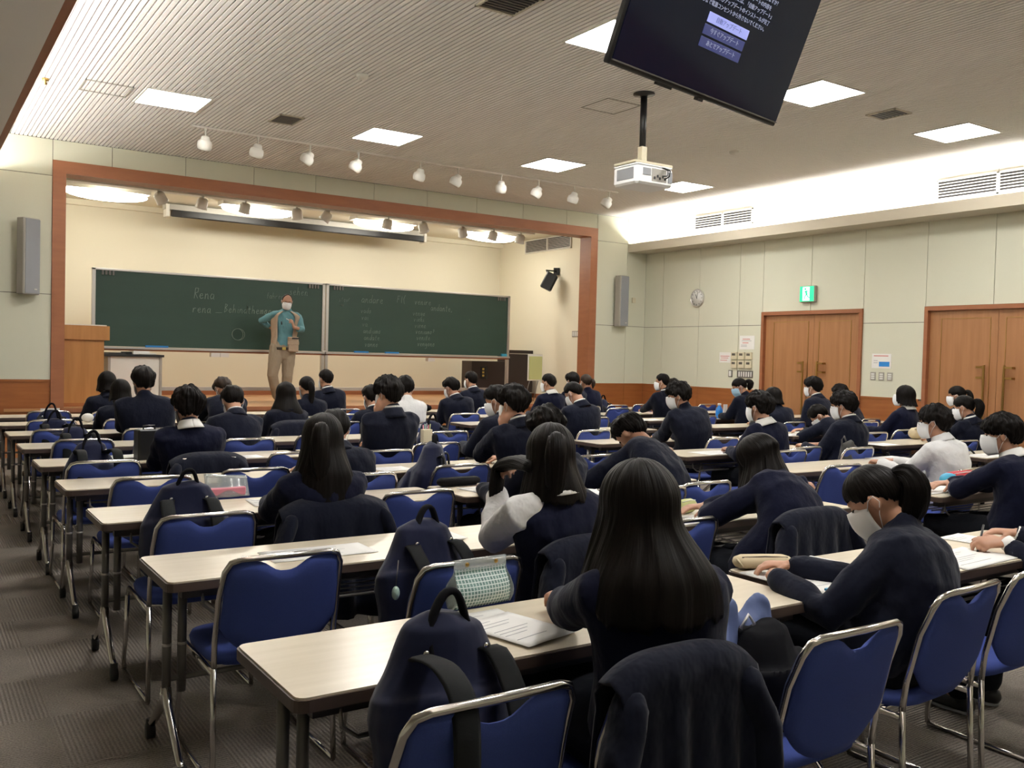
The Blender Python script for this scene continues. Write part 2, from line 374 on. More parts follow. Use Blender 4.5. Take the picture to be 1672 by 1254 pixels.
def door(n, y0, y1, cy):
    d = empty('door_%d' % n, (XR, (y0+y1)/2, 0)); d['kind'] = 'structure'
    f = MB(); f.box(XR-.03, y0, 0, XR+.16, y0+.055, DZ+.03); f.build('door_jamb', 'frame', d, off=d.location)
    f = MB(); f.box(XR-.03, y1-.055, 0, XR+.16, y1, DZ+.03); f.build('door_jamb', 'frame', d, off=d.location)
    f = MB(); f.box(XR-.03, y0+.055, DZ-.03, XR+.16, y1-.055, DZ+.03); f.build('door_head', 'frame', d, off=d.location)
    for s, a, b in ((1, cy, y1-.055), (-1, y0+.055, cy)):
        lf = MB().box(XR+.035, a+.002, .01, XR+.08, b-.002, DZ-.03).build('door_leaf', 'door', d, off=d.location)
        ia, ib, z0, z1 = a+(.10 if s > 0 else .17), b-(.17 if s > 0 else .10), .18, DZ-.14
        for q in ((ia, z0, ib, z0+.007), (ia, z1-.007, ib, z1), (ia, z0, ia+.007, z1), (ib-.007, z0, ib, z1)):
            MB().box(XR+.030, q[0], q[1], XR+.036, q[2], q[3]).build('inlay_strip', 'brass', lf, off=None).location = -d.location
        hy = cy+s*.135
        h = MB().box(XR-.055, hy-.014, .55, XR-.030, hy+.014, 1.53, .005).build('door_handle', 'brass', lf); h.location = -d.location
        for hz in (.62, 1.36, 1.50):
            hb = MB(); y2 = hy+s*.11
            hb.box(XR-.05, min(hy, y2), hz-.014, XR-.032, max(hy, y2), hz+.014, .004); hb.box(XR-.05, y2-.012 if s > 0 else y2, hz-.014, XR+.036, y2 if s > 0 else y2+.012, hz+.014, .003)
            o = hb.build('handle_bracket', 'brass', lf); o.location = -d.location
    S('trim_%d' % (20+n), MB().box(XR+.1, y0, 0, XR+.2, y1, DZ), 'joint')
door(1, *D1, 9.518); door(2, *D2, 6.561)
# cove shelf on the right
S('trim_30', MB().box(11.60, -4, 3.54, 11.66, YF, 3.70), 'soffit'); S('trim_31', MB().box(11.66, -4, 3.54, XR, YF, 3.58), 'soffit')
# ---------------------------------------------------------------- stage
SZ, YB, SXR, SXL, SZC = .64, 17.1, 11.0, 1.2, 3.95
S('floor_stage', MB().box(SXL-.1, YF-.02, SZ-.04, SXR+.1, YB+.1, SZ), 'stagefloor')
S('stage_riser', MB().box(IX0, YF+.03, 0, IX1, YF+.12, SZ-.04), 'riser')
S('trim_32', MB().box(IX0, YF-.028, SZ-.055, IX1, YF-.015, SZ+.002), 'frame')
# the stage steps out in front of the opening
S('wall_stage_back', MB().box(SXL-.1, YB, 0, SXR+.1, YB+.1, SZC+.1), 'wall_back')
S('wall_stage_right', MB().box(SXR, YF+.2, 0, SXR+.1, YB, SZC+.1), 'wall_back')
S('wall_stage_left', MB().box(SXL-.1, YF+.2, 0, SXL, YB, SZC+.1), 'wall_back')
S('ceiling_stage', MB().box(SXL-.1, YF+.2, SZC, SXR+.1, YB+.1, SZC+.1), 'wall_back')
S('baseboard_stage', MB().box(SXL, YB-.015, SZ, SXR, YB+.01, SZ+.09), 'frame')
S('baseboard_stage_right', MB().box(SXR-.015, YF+.3, SZ, SXR+.01, YB-.015, SZ+.09), 'frame')
S('trim_33', MB().box(SXL, YB-.10, 3.86, SXR, YB, SZC), 'wall_back')
# ---------------------------------------------------------------- lamps
def lamp_panel(x, y, label):
    e = empty('ceiling_light', (x, y, ZC), 0, label, 'light', 'square ceiling lights')
    r = .325; f = MB()
    for a in ((-r-.02, -r-.02, r+.02, -r), (-r-.02, r, r+.02, r+.02), (-r-.02, -r, -r, r), (r, -r, r+.02, r)): f.box(a[0], a[1], -.010, a[2], a[3], .02)
    f.build('frame', 'white', e); MB().box(-r, -r, -.006, r, r, .02).build('diffuser', 'panel', e)
colw = ['leftmost', 'second', 'third', 'rightmost']
for j, (y, rw) in enumerate(((10.5, 'far row near the stage'), (6.05, 'middle row above the audience'), (1.6, 'row behind the camera'))):
    for i, x in enumerate((2.45, 5.03, 7.60, 10.10)):
        if j == 2 or (j == 1 and i == 0): lab = 'bright square light recessed in the ribbed ceiling, %s of the %s' % (colw[i], rw)
        else: lab = 'bright square ceiling light, %s of the %s' % (colw[i], rw)
        if j == 2 and i > 2: continue
        lamp_panel(x, y, lab)
for xx, zz, side in ((11.76, 3.63, 'right'), (.66, 3.67, 'left')):     # fluorescent tubes end to end in the coves
    e = empty('cove_light', (xx, 5, zz), 0, 'row of fluorescent tubes hidden in the %s ceiling cove' % side, 'light')
    for y in np.arange(-3.4, 13.2, 1.25): MB().tube([(0, y-5, 0), (0, y-5+1.19, 0)], .018, 8).build('lamp_tube', 'cove', e)
nth = ['first', 'second', 'third', 'fourth', 'fifth', 'sixth', 'seventh', 'eighth', 'ninth', 'tenth', 'eleventh', 'twelfth']
for i, x in enumerate((2.62, 4.98, 7.33, 9.60)):
    e = empty('stage_light', (x, 15.35, 3.84), 0, 'glowing oblong fluorescent light over the stage, %s from the left' % nth[i], 'light', 'fluorescent lights over the stage')
    MB().box(-.62, -.16, .03, .62, .16, .10, .01).build('housing', 'white', e)
    MB().ell((0, 0, -.01), (.60, .19, .10), None, 28, 12).build('bloom_oval', 'tube', e)  # glowing oval sized to the tube's bloom, its glare built as a shape
# stage light bar with its spotlights
bar = MB().box(1.6, 14.24, 3.80, 9.93, 14.42, 3.90, .004).build('light_bar', 'white'); tag(bar, 'long white lighting bar across the stage behind the timber frame', 'light bar')
for i, (x, tl) in enumerate(zip((3.14, 3.80, 4.45, 5.27, 5.83, 6.90, 7.55, 8.35, 9.04, 9.64), (-.6, .15, .1, -.25, .55, .05, -.5, -.45, .1, 0))):
    e = empty('stage_spotlight', (x, 14.28, 3.80), 0, 'white spotlight under the stage lighting bar, %s from the left' % nth[i], 'spotlight', 'spotlights over the stage')
    R = Matrix.Rotation(tl, 3, 'Y') @ Matrix.Rotation(.35, 3, 'X')
    MB().lathe([(.012, 0), (.012, -.05)], 8).build('stem', 'white', e)
    MB().lathe([(.055, 0), (.082, -.03), (.086, -.13), (.094, -.16), (.086, -.16)], 14, (0, 0, -.03), R).build('lamp_head', 'white', e)
# track spots on the hall ceiling
tr = MB().box(2.90, 11.47, ZC-.022, 9.62, 11.51, ZC-.002).build('lighting_track', 'ceil'); tag(tr, 'thin white lighting track on the ceiling in front of the stage', 'track')
sp = [(3.07, 0), (3.72, .12), (4.41, .5), (5.09, .45), (6.03, .1), (6.64, .35), (7.375, -.15), (8.06, .4), (8.74, .1), (9.44, .5)]
for i, (x, tl) in enumerate(sp):
    e = empty('track_spotlight', (x, 11.49, ZC-.02), 0, 'white globe spotlight hanging from the ceiling track, %s from the left' % nth[i], 'spotlight', 'spotlights on the ceiling track')
    MB().lathe([(.020, 0), (.020, -.02), (.011, -.03), (.011, -.10)], 10).build('stem', 'white', e)
    R = Matrix.Rotation(tl, 3, 'Y') @ Matrix.Rotation(.35, 3, 'X')
    MB().lathe([(.020, .035), (.040, .03), (.052, .015), (.056, -.010), (.060, -.018), (.078, -.030), (.088, -.055), (.088, -.10), (.078, -.13), (.066, -.14), (.060, -.12)], 20, (0, 0, -.125), R).build('lamp_head', 'white', e)
# ceiling vents, hatches, detectors
def vent(x, y, w, l, lab):
    e = empty('ceiling_vent', (x, y, ZC), 0, lab, 'vent', 'dark slotted vents in the ceiling')
    f = MB()
    for a in ((-w/2, -l/2, w/2, -l/2+.02), (-w/2, l/2-.02, w/2, l/2), (-w/2, -l/2, -w/2+.02, l/2), (w/2-.02, -l/2, w/2, l/2)): f.box(a[0], a[1], -.012, a[2], a[3], .01)
    f.build('frame', 'soffit', e); MB().box(-w/2+.02, -l/2+.02, -.003, w/2-.02, l/2-.02, .012).build('backing', 'black', e)
    k = -l/2+.05
    while k < l/2-.03:
        MB().box(-w/2+.02, k, -.010, w/2-.02, k+.012, -.003).build('slat', 'steel', e); k += .045
vent(3.73, 10.5, .30, .42, 'dark slotted ceiling vent near the track spotlights'); vent(3.85, 5.95, .36, .42, 'dark slotted ceiling vent at the top edge of the picture'); vent(8.80, 6.05, .30, .36, 'small dark ceiling vent between two square lights')
def hatch(x, y, w, l, lab):
    e = MB()
    for a in ((-w/2, -l/2, w/2, -l/2+.015), (-w/2, l/2-.015, w/2, l/2), (-w/2, -l/2, -w/2+.015, l/2), (w/2-.015, -l/2, w/2, l/2)): e.box(a[0], a[1], -.006, a[2], a[3], .01)
    o = e.build('ceiling_hatch', 'spk', None, loc=(x, y, ZC)); tag(o, lab, 'hatch', 'access hatches in the ceiling')
hatch(1.77, 10.48, .47, .46, 'grey frame of a square ceiling hatch near the left cove'); hatch(6.31, 7.69, .46, .46, 'thin square outline of a ceiling hatch beside the projector pole')
for x, y, lb in ((3.72, 8.35, 'small white round smoke detector on the ribbed ceiling'), (8.88, 8.32, 'small white round smoke detector right of the projector'), (1.20, 10.50, 'small brass sprinkler head by the left cove')):
    o = MB().lathe([(.06, 0), (.06, -.02), (.045, -.04), (.02, -.045)] if 'smoke' in lb else [(.035, 0), (.03, -.02), (.012, -.03), (.02, -.06)], 16).build('smoke_detector' if 'smoke' in lb else 'sprinkler_head', 'white' if 'smoke' in lb else 'brass', None, loc=(x, y, ZC)); tag(o, lb, 'detector' if 'smoke' in lb else 'sprinkler')
# wall grilles
def grille(axis, c, a0, a1, z0, z1, lab, n, sgn=-1):
    e = empty('wall_grille', (c, (a0+a1)/2, z0), 0, lab, 'grille')
    f = MB(); h = z1-z0; L2 = (a1-a0)/2
    for q in ((-L2, 0, L2, .02), (-L2, h-.02, L2, h), (-L2, 0, -L2+.02, h), (L2-.02, 0, L2, h), (-.02, 0, .02, h)): f.box(-.03, q[0], q[1], .0, q[2], q[3])
    f.build('frame', 'white', e); MB().box(-.008, -L2+.02, .02, .0, L2-.02, h-.02).build('backing', 'black', e)
    for k in range(n):
        z = .03+(h-.05)*k/n; MB().box(-.030, -L2+.02, z, -.008, L2-.02, z+(h-.05)/n*.22).build('slat', 'white', e)
grille('x', XR, 5.75, 7.48, 3.80, 4.09, 'white louvred air grille in the right cove, dark slots', 6)
grille('x', XR, 10.82, 12.2, 3.86, 4.12, 'pale louvred grille washed out by the cove light near the stage', 5)
grille('x', SXR, 14.5, 16.1, 3.66, 3.94, 'dark louvred grille high on the right side wall of the stage', 8)
# roll-up screen case
e = empty('projection_screen', (6.3, 16.3, 3.73), 0, 'long grey casing of a rolled-up projection screen above the blackboards', 'screen')
MB().box(-2.62, -.07, .10, 2.38, .10, .20, .01).build('casing', 'lens', e); MB().box(-2.50, -.085, .0, 2.32, .04, .10, .004).build('slot', 'black', e)
MB().tube([(-2.50, -.065, -.005), (2.32, -.065, -.005)], .012, 8).build('weight_bar', 'black', e)
for s in (-2.60, 2.32): MB().box(s, -.10, -.02, s+.06, .12, .19, .01).build('end_cap', 'white', e)
# ================================================================ blackboards
YBD = 15.0
def board(x0, x1, label):
    z0, z1 = 1.47, 2.665
    e = empty('blackboard', ((x0+x1)/2, YBD, SZ), 0, label, 'blackboard'); O = e.location
    MB().box(x0+.05, YBD, z0+.02, x1-.05, YBD+.03, z1-.03).build('writing_surface', 'board', e, O)
    MB().box(x0, YBD-.02, z1-.03, x1, YBD+.05, z1, .004).build('top_rail', 'alu', e, O)
    MB().box(x0, YBD-.05, z0-.02, x1, YBD+.05, z0+.015, .004).build('chalk_ledge', 'alu', e, O)
    MB().box(x0, YBD-.02, z0-.045, x1, YBD+.05, z0-.02).build('lower_trim', 'frame', e, O)
    for x in (x0, x1-.05): MB().box(x, YBD-.02, z0-.66, x+.05, YBD+.05, z1, .004).build('post', 'alu', e, O)
    MB().box(x0+.05, YBD, z0-.66, x1-.05, YBD+.03, z0-.60, .004).build('bottom_rail', 'alu', e, O)
    for x in (x0-.02, x1-.09): MB().box(x, YBD-.25, SZ, x+.11, YBD+.28, SZ+.05, .01).build('foot', 'alu', e, O); MB().box(x+.035, YBD-.01, SZ+.05, x+.075, YBD+.04, z0-.655).build('foot_post', 'alu', e, O)
    for cx in (x0+.13, x1-.30):
        for k in range(4): MB().box(cx+k*.05, YBD-.032, z1-.10, cx+k*.05+.03, YBD-.018, z1-.03, .003).build('chart_clip', 'steel', e, O)
    return e
b1 = board(2.37, 6.07, 'green chalkboard left of the joint, with two lines of chalk writing behind the lecturer')
b2 = board(6.09, 9.90, 'green chalkboard right of the joint, covered with two columns of verbs')
# chalk handwriting, drawn as strokes
G = {'a': [[(.8, .9), (.3, 1), (.05, .5), (.3, 0), (.7, .3), (.8, .9), (.8, .1), (1, 0)]], 'b': [[(.1, 2), (.1, 0), (.6, 0), (.8, .5), (.5, 1), (.1, .7)]], 'c': [[(.8, .8), (.4, 1), (.1, .5), (.4, 0), (.85, .15)]],
     'd': [[(.7, .9), (.3, .9), (.05, .4), (.4, 0), (.75, .4), (.85, 2), (.8, .1), (1, 0)]], 'e': [[(.1, .5), (.7, .6), (.6, 1), (.2, .9), (.1, .4), (.4, 0), (.9, .2)]], 'f': [[(.7, 1.9), (.4, 1.8), (.35, 0)], [(.1, 1), (.7, 1)]],
     'g': [[(.8, .9), (.3, 1), (.1, .5), (.4, .1), (.8, .8), (.75, -.7), (.3, -.9), (.1, -.6)]], 'h': [[(.1, 2), (.1, 0)], [(.1, .6), (.5, 1), (.7, .7), (.75, 0)]], 'i': [[(.3, 1), (.3, .1), (.6, 0)], [(.32, 1.4), (.36, 1.45)]],
     'k': [[(.1, 2), (.1, 0)], [(.7, 1), (.15, .5), (.8, 0)]], 'l': [[(.1, .2), (.5, 1.9), (.2, 1.8), (.3, 0), (.6, .1)]], 'm': [[(.05, 1), (.1, 0), (.15, .8), (.4, 1), (.45, 0), (.5, .8), (.8, 1), (.85, 0)]],
     'n': [[(.1, 1), (.12, 0), (.2, .8), (.55, 1), (.7, .6), (.75, 0), (.95, .1)]], 'o': [[(.4, 1), (.1, .5), (.4, 0), (.8, .5), (.4, 1), (.9, .95)]], 'r': [[(.1, 1), (.15, 0), (.2, .7), (.5, 1), (.8, .85)]],
     's': [[(.7, .9), (.3, .9), (.3, .6), (.7, .4), (.6, 0), (.1, .1)]], 't': [[(.4, 1.7), (.35, .1), (.7, 0)], [(.05, 1.1), (.8, 1.1)]], 'u': [[(.1, 1), (.15, .2), (.5, 0), (.75, .4), (.8, 1), (.8, .1), (1, 0)]],
     'v': [[(.05, 1), (.35, 0), (.75, 1)]], 'z': [[(.1, 1), (.7, .95), (.1, 0), (.8, .05)]], 'R': [[(.15, 0), (.15, 2), (.8, 1.9), (.8, 1.2), (.2, 1), (.9, 0)]], 'B': [[(.1, 0), (.1, 2), (.7, 1.8), (.2, 1.1), (.8, .6), (.1, 0)]],
     '_': [[(0, 0), (1.1, 0)]], '(': [[(.6, 2), (.2, 1), (.6, -.3)]], '?': [[(.2, 1.5), (.6, 1.8), (.7, 1.3), (.4, .8), (.4, .5)]], '/': [[(.1, .3), (.9, 1.6)]], ',': [[(.3, .2), (.15, -.3)]], '1': [[(.3, 1.6), (.3, 0)]], 'F': [[(.8, 1.7), (.1, 1.7), (.1, 0)], [(.1, .9), (.6, .9)]]}
def chalk(px, py, word, xh, par, slope=0., th=.0055):
    """word with its first letter at photo pixel (px,py) of the board plane, x-height xh metres"""
    o = onY(px, py, YBD-.003); x = o.x; mb = MB(); random.seed(hash(word) % 97 if False else len(word)*7+int(px))
    for chx in word:
        if chx == ' ': x += xh*.7; continue
        for st in G.get(chx, G['o']):
            pts = [(x+a*xh*.85+b*xh*.12, YBD-.004, o.z+b*xh+slope*(x-o.x)+random.uniform(-.04, .04)*xh) for a, b in st]
            for p, q in zip(pts, pts[1:]):
                d = Vector(q)-Vector(p)
                if d.length < 1e-5: continue
                n = Vector((-d.z, 0, d.x)).normalized()*th*random.uniform(.6, 1.1)/2; P, Q = Vector(p), Vector(q); y = Vector((0, .0035, 0))
                mb.add([P-n, P+n, Q+n, Q-n, P-n+y, P+n+y, Q+n+y, Q-n+y], [(0, 1, 2, 3), (4, 7, 6, 5), (0, 4, 5, 1), (1, 5, 6, 2), (2, 6, 7, 3), (3, 7, 4, 0)])
        x += xh*(1.0 if chx not in 'il1,' else .62)
    return tag(mb.build('chalk_writing', 'chalk', par, par.location), kind='stuff')
chalk(316, 487, 'Rena', .085, b1, th=.009); chalk(314, 510, 'rena', .075, b1, th=.008); chalk(352, 510, '_', .11, b1); chalk(366, 510, 'Behindthemoon', .068, b1, th=.008)
chalk(435, 487, 'fahren', .050, b1); chalk(472, 481, 'sehen', .068, b1)
for k, rr in enumerate((.085, .10)):
    c = onY(388, 546, YBD-.003); mb = MB()
    mb.tube([(c.x+rr*math.cos(a)*1.05+k*.012, YBD-.003, c.z+rr*math.sin(a)*(.95 if k else 1.1)) for a in np.linspace(0, 2*PI, 28)], .0035, 4); mb.build('chalk_circle', 'chalk', b1, b1.location)
chalk(553, 492, 'stei/', .045, b2); chalk(556, 500, 'mm', .03, b2)
chalk(590, 494, 'andare', .072, b2, th=.008); chalk(648, 494, 'F1(', .072, b2, th=.008); chalk(677, 497, 'venire', .062, b2, th=.006); chalk(703, 507, 'andante,', .062, b2, th=.007)
for i, (a, b) in enumerate((('vado', 'vengo'), ('vai', 'vieni'), ('va', 'viene'), ('andiamo', 'veniamo?'), ('andate', 'venite'), ('vanno', 'vengono'))):
    chalk(589+i*1.3, 511+i*11.0, a, .052, b2, th=.0045); chalk(674+i*1.5, 515+i*10.0, b, .052, b2, th=.0045)
chalk(766, 522, ',', .03, b2)
def onledge(px, w, d, h, m, name, label, cat, z=1.485, grp=None):
    p = onY(px, 575, YBD-.03); o = MB().box(-w/2, -d/2, 0, w/2, d/2, h, .006).build(name, m, None, loc=(p.x, YBD-.026, z)); tag(o, label, cat, grp)
onledge(256, .34, .045, .03, 'blueprint', 'eraser', 'long blue eraser on the ledge of the left chalkboard', 'eraser')
onledge(590, .27, .045, .028, 'blueprint', 'eraser', 'blue eraser on the right chalkboard ledge nearest the joint', 'eraser')
onledge(640, .27, .045, .028, 'blueprint', 'eraser', 'blue eraser on the right chalkboard ledge, second from the joint', 'eraser')
onledge(823, .12, .05, .05, 'cyan', 'eraser', 'short light blue eraser at the right end of the chalkboard', 'eraser')
onledge(529, .07, .04, .02, 'cuff', 'chalk_box', 'small white chalk box on the ledge behind the lecturer', 'box')
for px, lb in ((350, 'leftmost of the pale chalk drawers under the left ledge'), (365, 'pale chalk drawer beside another under the left ledge'), (702, 'pale chalk drawer under the right chalkboard')):
    p = onY(px, 577, YBD-.05); q_ = b1 if px < 500 else b2; g = MB().box(-.065, -.05, 0, .065, .06, .06, .004).build('chalk_drawer', 'white', q_); g.location = Vector((p.x, YBD-.06, 1.36))-q_.location
    MB().box(-.07, -.062, -.004, .07, -.05, .066, .003).build('drawer_front', 'cuff', g)
# dark cabinet behind the boards
e = empty('cabinet', (10.25, 15.75, SZ), 0, 'tall dark brown cabinet partly behind the right chalkboard, gold lettering on it', 'cabinet')
MB().box(-.82, -.15, 0, .04, .25, .74, .008).build('low_body', 'darkwood', e); MB().box(.05, -.18, 0, .64, .28, .98, .008).build('tall_body', 'darkwood', e)
MB().box(-.62, -.165, .38, -.46, -.15, .64, .02).build('plate', 'black', e)
for k in range(3): MB().box(-.585, -.172, .43+k*.065, -.54, -.165, .47+k*.065, .006).build('gold_letter', 'gold', e)
for z in (.90, .10): MB().box(.05, -.19, z, .64, -.18, z+.012).build('seam_strip', 'alu', e)
# lectern
e = empty('lectern', (2.08, 14.10, SZ), 0, 'light oak lectern standing on the stage beside the left timber post', 'lectern')
MB().box(-.26, -.22, 0, .28, .22, .93, .004).build('body', 'lect', e); MB().box(-.30, -.26, .925, .345, .27, 1.125, .006).build('top_box', 'lect', e)
MB().box(-.27, -.23, 1.125, .31, .24, 1.14, .003).build('reading_surface', 'white', e); MB().box(-.25, -.225, 0, .27, -.22, .05).build('plinth', 'wain', e)
# white desk with dark top
e = empty('stage_desk', (2.90, 14.6, SZ), 0, 'white teacher desk with a dark top on the stage behind the lectern', 'desk')
MB().box(-.50, -.25, .70, .38, .32, .735, .006).build('desk_top', 'black', e); MB().box(-.38, -.20, .06, .34, -.17, .70).build('modesty_panel', 'white', e)
for x in (-.40, .32): MB().box(x, -.22, 0, x+.035, .28, .70).build('side_panel', 'spk', e)
for i, (x, y, a, m, h) in enumerate(((-.28, -.03, .2, 'black', .02), (-.05, .02, -.3, 'black', .035), (.07, -.02, .15, 'paper', .05), (.18, -.05, -.15, 'paper', .02))):
    o = MB().box(-.12, -.09, 0, .12, .09, h, .003).build('paper_stack' if m == 'paper' else 'folder', m, None, loc=(2.90+x, 14.6+y, SZ+.737)); o.rotation_euler = (0, 0, a)
    tag(o, ['dark folder lying at the left of the white desk', 'dark folder pile in the middle of the white desk', 'thick pile of papers on the white stage desk', 'loose papers at the right end of the white stage desk'][i], 'papers')
# poster stand on the stage near the right post
e = empty('notice_stand', (9.98, 14.2, SZ), .15, 'small pale green notice on a stand beside the right stage post', 'notice')
MB().box(-.16, -.01, .42, .18, .01, .86, .004).build('notice_sheet', 'lime', e); MB().box(-.18, .0, .40, .20, .02, .90, .004).build('backing_board', 'white', e)
for s in (-.1, .12): MB().tube([(s, .02, .44), (s, .16, 0)], .008, 6).build('leg', 'steel', e)
# loudspeakers
def column_speaker(x, z0, z1, rz, lab):
    e = empty('column_speaker', (x, YF-.12, z0), rz, lab, 'loudspeaker'); h = z1-z0
    MB().box(-.13, -.07, 0, .11, .07, h, .012).build('housing', 'spk', e); MB().box(-.105, -.078, .012, .105, -.066, h-.012, .004).build('grille', 'grille', e)
    MB().box(.02, -.084, .06, .06, -.078, .075).build('badge', 'alu', e)
    for z in (.2, h-.2): MB().box(-.03, .06, z, .03, .16, z+.05).build('bracket', 'steel', e)
column_speaker(1.36, 2.13, 3.11, .55, 'grey column loudspeaker on the wall left of the stage'); column_speaker(11.38, 2.11, 3.07, .12, 'grey column loudspeaker on the wall right of the stage')
e = empty('stage_speaker', (10.72, 14.85, 3.0), .9, 'small black loudspeaker on a wall bracket inside the stage', 'loudspeaker')
R = Matrix.Rotation(.45, 3, 'X'); b = MB(); b.box(-.12, -.11, -.17, .12, .11, .17, .02, rot=R); b.build('housing', 'black', e)
b = MB(); b.box(-.10, -.116, -.15, .10, -.108, .15, .01, rot=R); b.build('grille', 'blackfab', e)
MB().tube([(.0, .02, .15), (.0, .06, .22), (.18, -.14, .22)], .015, 8).build('arm', 'black', e); MB().box(.17, -.20, .15, .23, -.08, .29).build('wall_plate', 'black', e)
def wallbox(x, y, z0, z1, w, axis, m, name, lab, cat, d=.02, grp=None, loc=None):
    if axis == 'x': o = MB().box(-d, -w/2, 0, 0, w/2, z1-z0, .004).build(name, m, None, loc=(x, y, z0))
    else: o = MB().box(-w/2, -d, 0, w/2, 0, z1-z0, .004).build(name, m, None, loc=(x, y, z0))
    return tag(o, lab, cat, grp)
e = empty('switch_plate', (SXR-.001, 14.24, 1.90), 0, 'wide grey switch plate on the stage side wall', 'switch')
MB().box(-.014, -.19, 0, 0, .16, .12, .003).build('plate', 'spk', e)
for k in range(5): MB().box(-.02, -.17+k*.065, .02, -.014, -.125+k*.065, .10, .003).build('rocker', 'cuff', e)
wallbox(11.77, YF-.003, 2.58, 2.68, .09, 'y', 'cream', 'thermostat', 'small beige round-cornered sensor on the wall beside the right column loudspeaker', 'sensor')
# right-wall fittings
e = empty('wall_clock', (XR-.003, 12.07, 2.635), 0, 'round white wall clock on the right wall', 'clock')
Rx = Matrix.Rotation(-PI/2, 3, 'Y')
MB().lathe([(.165, 0), (.17, .02), (.16, .035), (.148, .035), (.148, .022)], 32, rot=Rx).build('rim', 'alu', e); MB().lathe([(.148, .018), (.148, .024)], 32, rot=Rx).build('dial', 'cuff', e)
for k in range(12):
    a = k*PI/6; o = MB().box(-.028, -.004, .11, -.0245, .004, .135).build('hour_mark', 'black', e); o.rotation_euler = (a, 0, 0)
for a, l, wd in ((-.42, .075, .006), (.25, .115, .004)):
    o = MB().box(-.030, -wd, -.015, -.027, wd, l).build('hand', 'black', e); o.rotation_euler = (a, 0, 0)
e = empty('exit_sign', (XR-.003, 9.595, 2.475), 0, 'green illuminated emergency exit sign with a running figure above the doors', 'exit sign')
MB().box(-.07, -.145, 0, 0, .145, .255, .006).build('housing', 'spk', e); MB().box(-.075, -.135, .008, -.068, .135, .247, .002).build('lit_face', 'green', e)
MB().box(-.078, -.055, .02, -.074, .075, .235).build('doorway', 'exitwhite', e)
g = MB(); X = -.081
def bar2(y0, z0, y1, z1, wd):
    d = Vector((0, y1-y0, z1-z0)); n = Vector((0, -d.z, d.y)).normalized()*wd/2; P, Q = Vector((X, y0, z0)), Vector((X, y1, z1)); k = Vector((.004, 0, 0))
    g.add([P-n, P+n, Q+n, Q-n, P-n+k, P+n+k, Q+n+k, Q-n+k], [(3, 2, 1, 0), (4, 5, 6, 7), (1, 5, 4, 0), (2, 6, 5, 1), (3, 7, 6, 2), (0, 4, 7, 3)])
g.lathe([(.017, 0), (.017, .004)], 12, (X, .022, .205), rot=Rx); bar2(.015, .18, -.005, .115, .034); bar2(0, .12, .035, .08, .018); bar2(.035, .08, .03, .04, .016); bar2(-.005, .115, -.035, .075, .018); bar2(-.035, .075, -.06, .065, .014); bar2(.012, .175, .045, .15, .013); bar2(.015, .175, -.025, .165, .013); bar2(-.025, .165, -.04, .19, .012)
g.build('running_figure', 'green', e)
k = 0
for r_ in range(2):
    for c in range(3):
        e = empty('control_box', (XR-.003, 11.13-c*.165, 1.535-r_*.15), 0, 'cream thermostat box, %s of the %s row, left of the first door' % (['leftmost', 'middle one', 'rightmost'][c], ['upper', 'lower'][r_]), 'thermostat', 'cream thermostat boxes by the door')
        MB().box(-.035, -.068, 0, 0, .068, .125, .006).build('cover', 'cream', e); MB().box(-.038, -.035, .065, -.034, .04, .105).build('display', 'joint', e)
e = empty('light_switch', (XR-.003, 10.885, 1.22), 0, 'wide grey switch panel under the cream thermostat boxes', 'switch')
MB().box(-.012, -.175, 0, 0, .175, .125, .003).build('plate', 'steel', e)
for c in range(6): MB().box(-.018, -.155+c*.053, .02, -.011, -.125+c*.053, .105, .003).build('rocker', 'cuff', e)
for y, z, m, lab in ((11.22, 1.225, 'steel', 'narrow dark framed switch under the pink notice'), (8.39, 1.27, 'spk', 'grey switch plate between the doors, leftmost of three'), (8.25, 1.27, 'spk', 'grey switch plate between the doors, middle of three'), (8.11, 1.27, 'spk', 'grey switch plate between the doors, rightmost of three')):
    e = empty('wall_switch', (XR-.003, y, z), 0, lab, 'switch', 'grey wall switches'); MB().box(-.010, -.045, 0, 0, .045, .12, .003).build('plate', m, e)
    for c in range(3 if m == 'spk' else 1): MB().box(-.016, -.028, .015+c*.032, -.009, .028, (.038 if m == 'spk' else .105)+c*.032, .002).build('rocker', 'cuff', e)
def notice(y0, y1, z0, z1, lab, bars):
    e = empty('wall_notice', (XR-.003, (y0+y1)/2, z0), 0, lab, 'notice'); hw = abs(y1-y0)/2
    MB().box(-.004, -hw, 0, 0, hw, z1-z0).build('sheet', 'paper', e)
    for (a, b, c, d, m) in bars: MB().box(-.006, hw-b*2*hw, c*(z1-z0), -.0035, hw-a*2*hw, d*(z1-z0)).build('print_line' if m != 'blueprint' else 'blue_block', m, e)
notice(10.70, 11.03, 1.71, 1.945, 'white paper notice left of the first door frame, topmost', [(.2, .7, .72, .77, 'redprint'), (.15, .8, .6, .64, 'print'), (.2, .6, .45, .5, 'redprint'), (.1, .5, .2, .24, 'print'), (.1, .5, .3, .34, 'print')])
notice(11.23, 11.49, 1.475, 1.655, 'pinkish paper notice left of the thermostat boxes', [(.1, .9, .6, .66, 'redprint'), (.15, .8, .42, .48, 'redprint'), (.1, .7, .2, .26, 'redprint')])
notice(8.10, 8.42, 1.45, 1.665, 'white notice with a blue block between the two doors', [(.1, .85, .82, .88, 'redprint'), (.38, .92, .12, .45, 'blueprint'), (.1, .3, .5, .54, 'print'), (.1, .3, .35, .39, 'print')])
o = MB().box(-.10, -.003, 0, .13, 0, .045).build('name_plate', 'cuff', None, loc=(1.62, YF-.036, .60)); tag(o, 'small white label plate on the stage front left of the lectern', 'label')
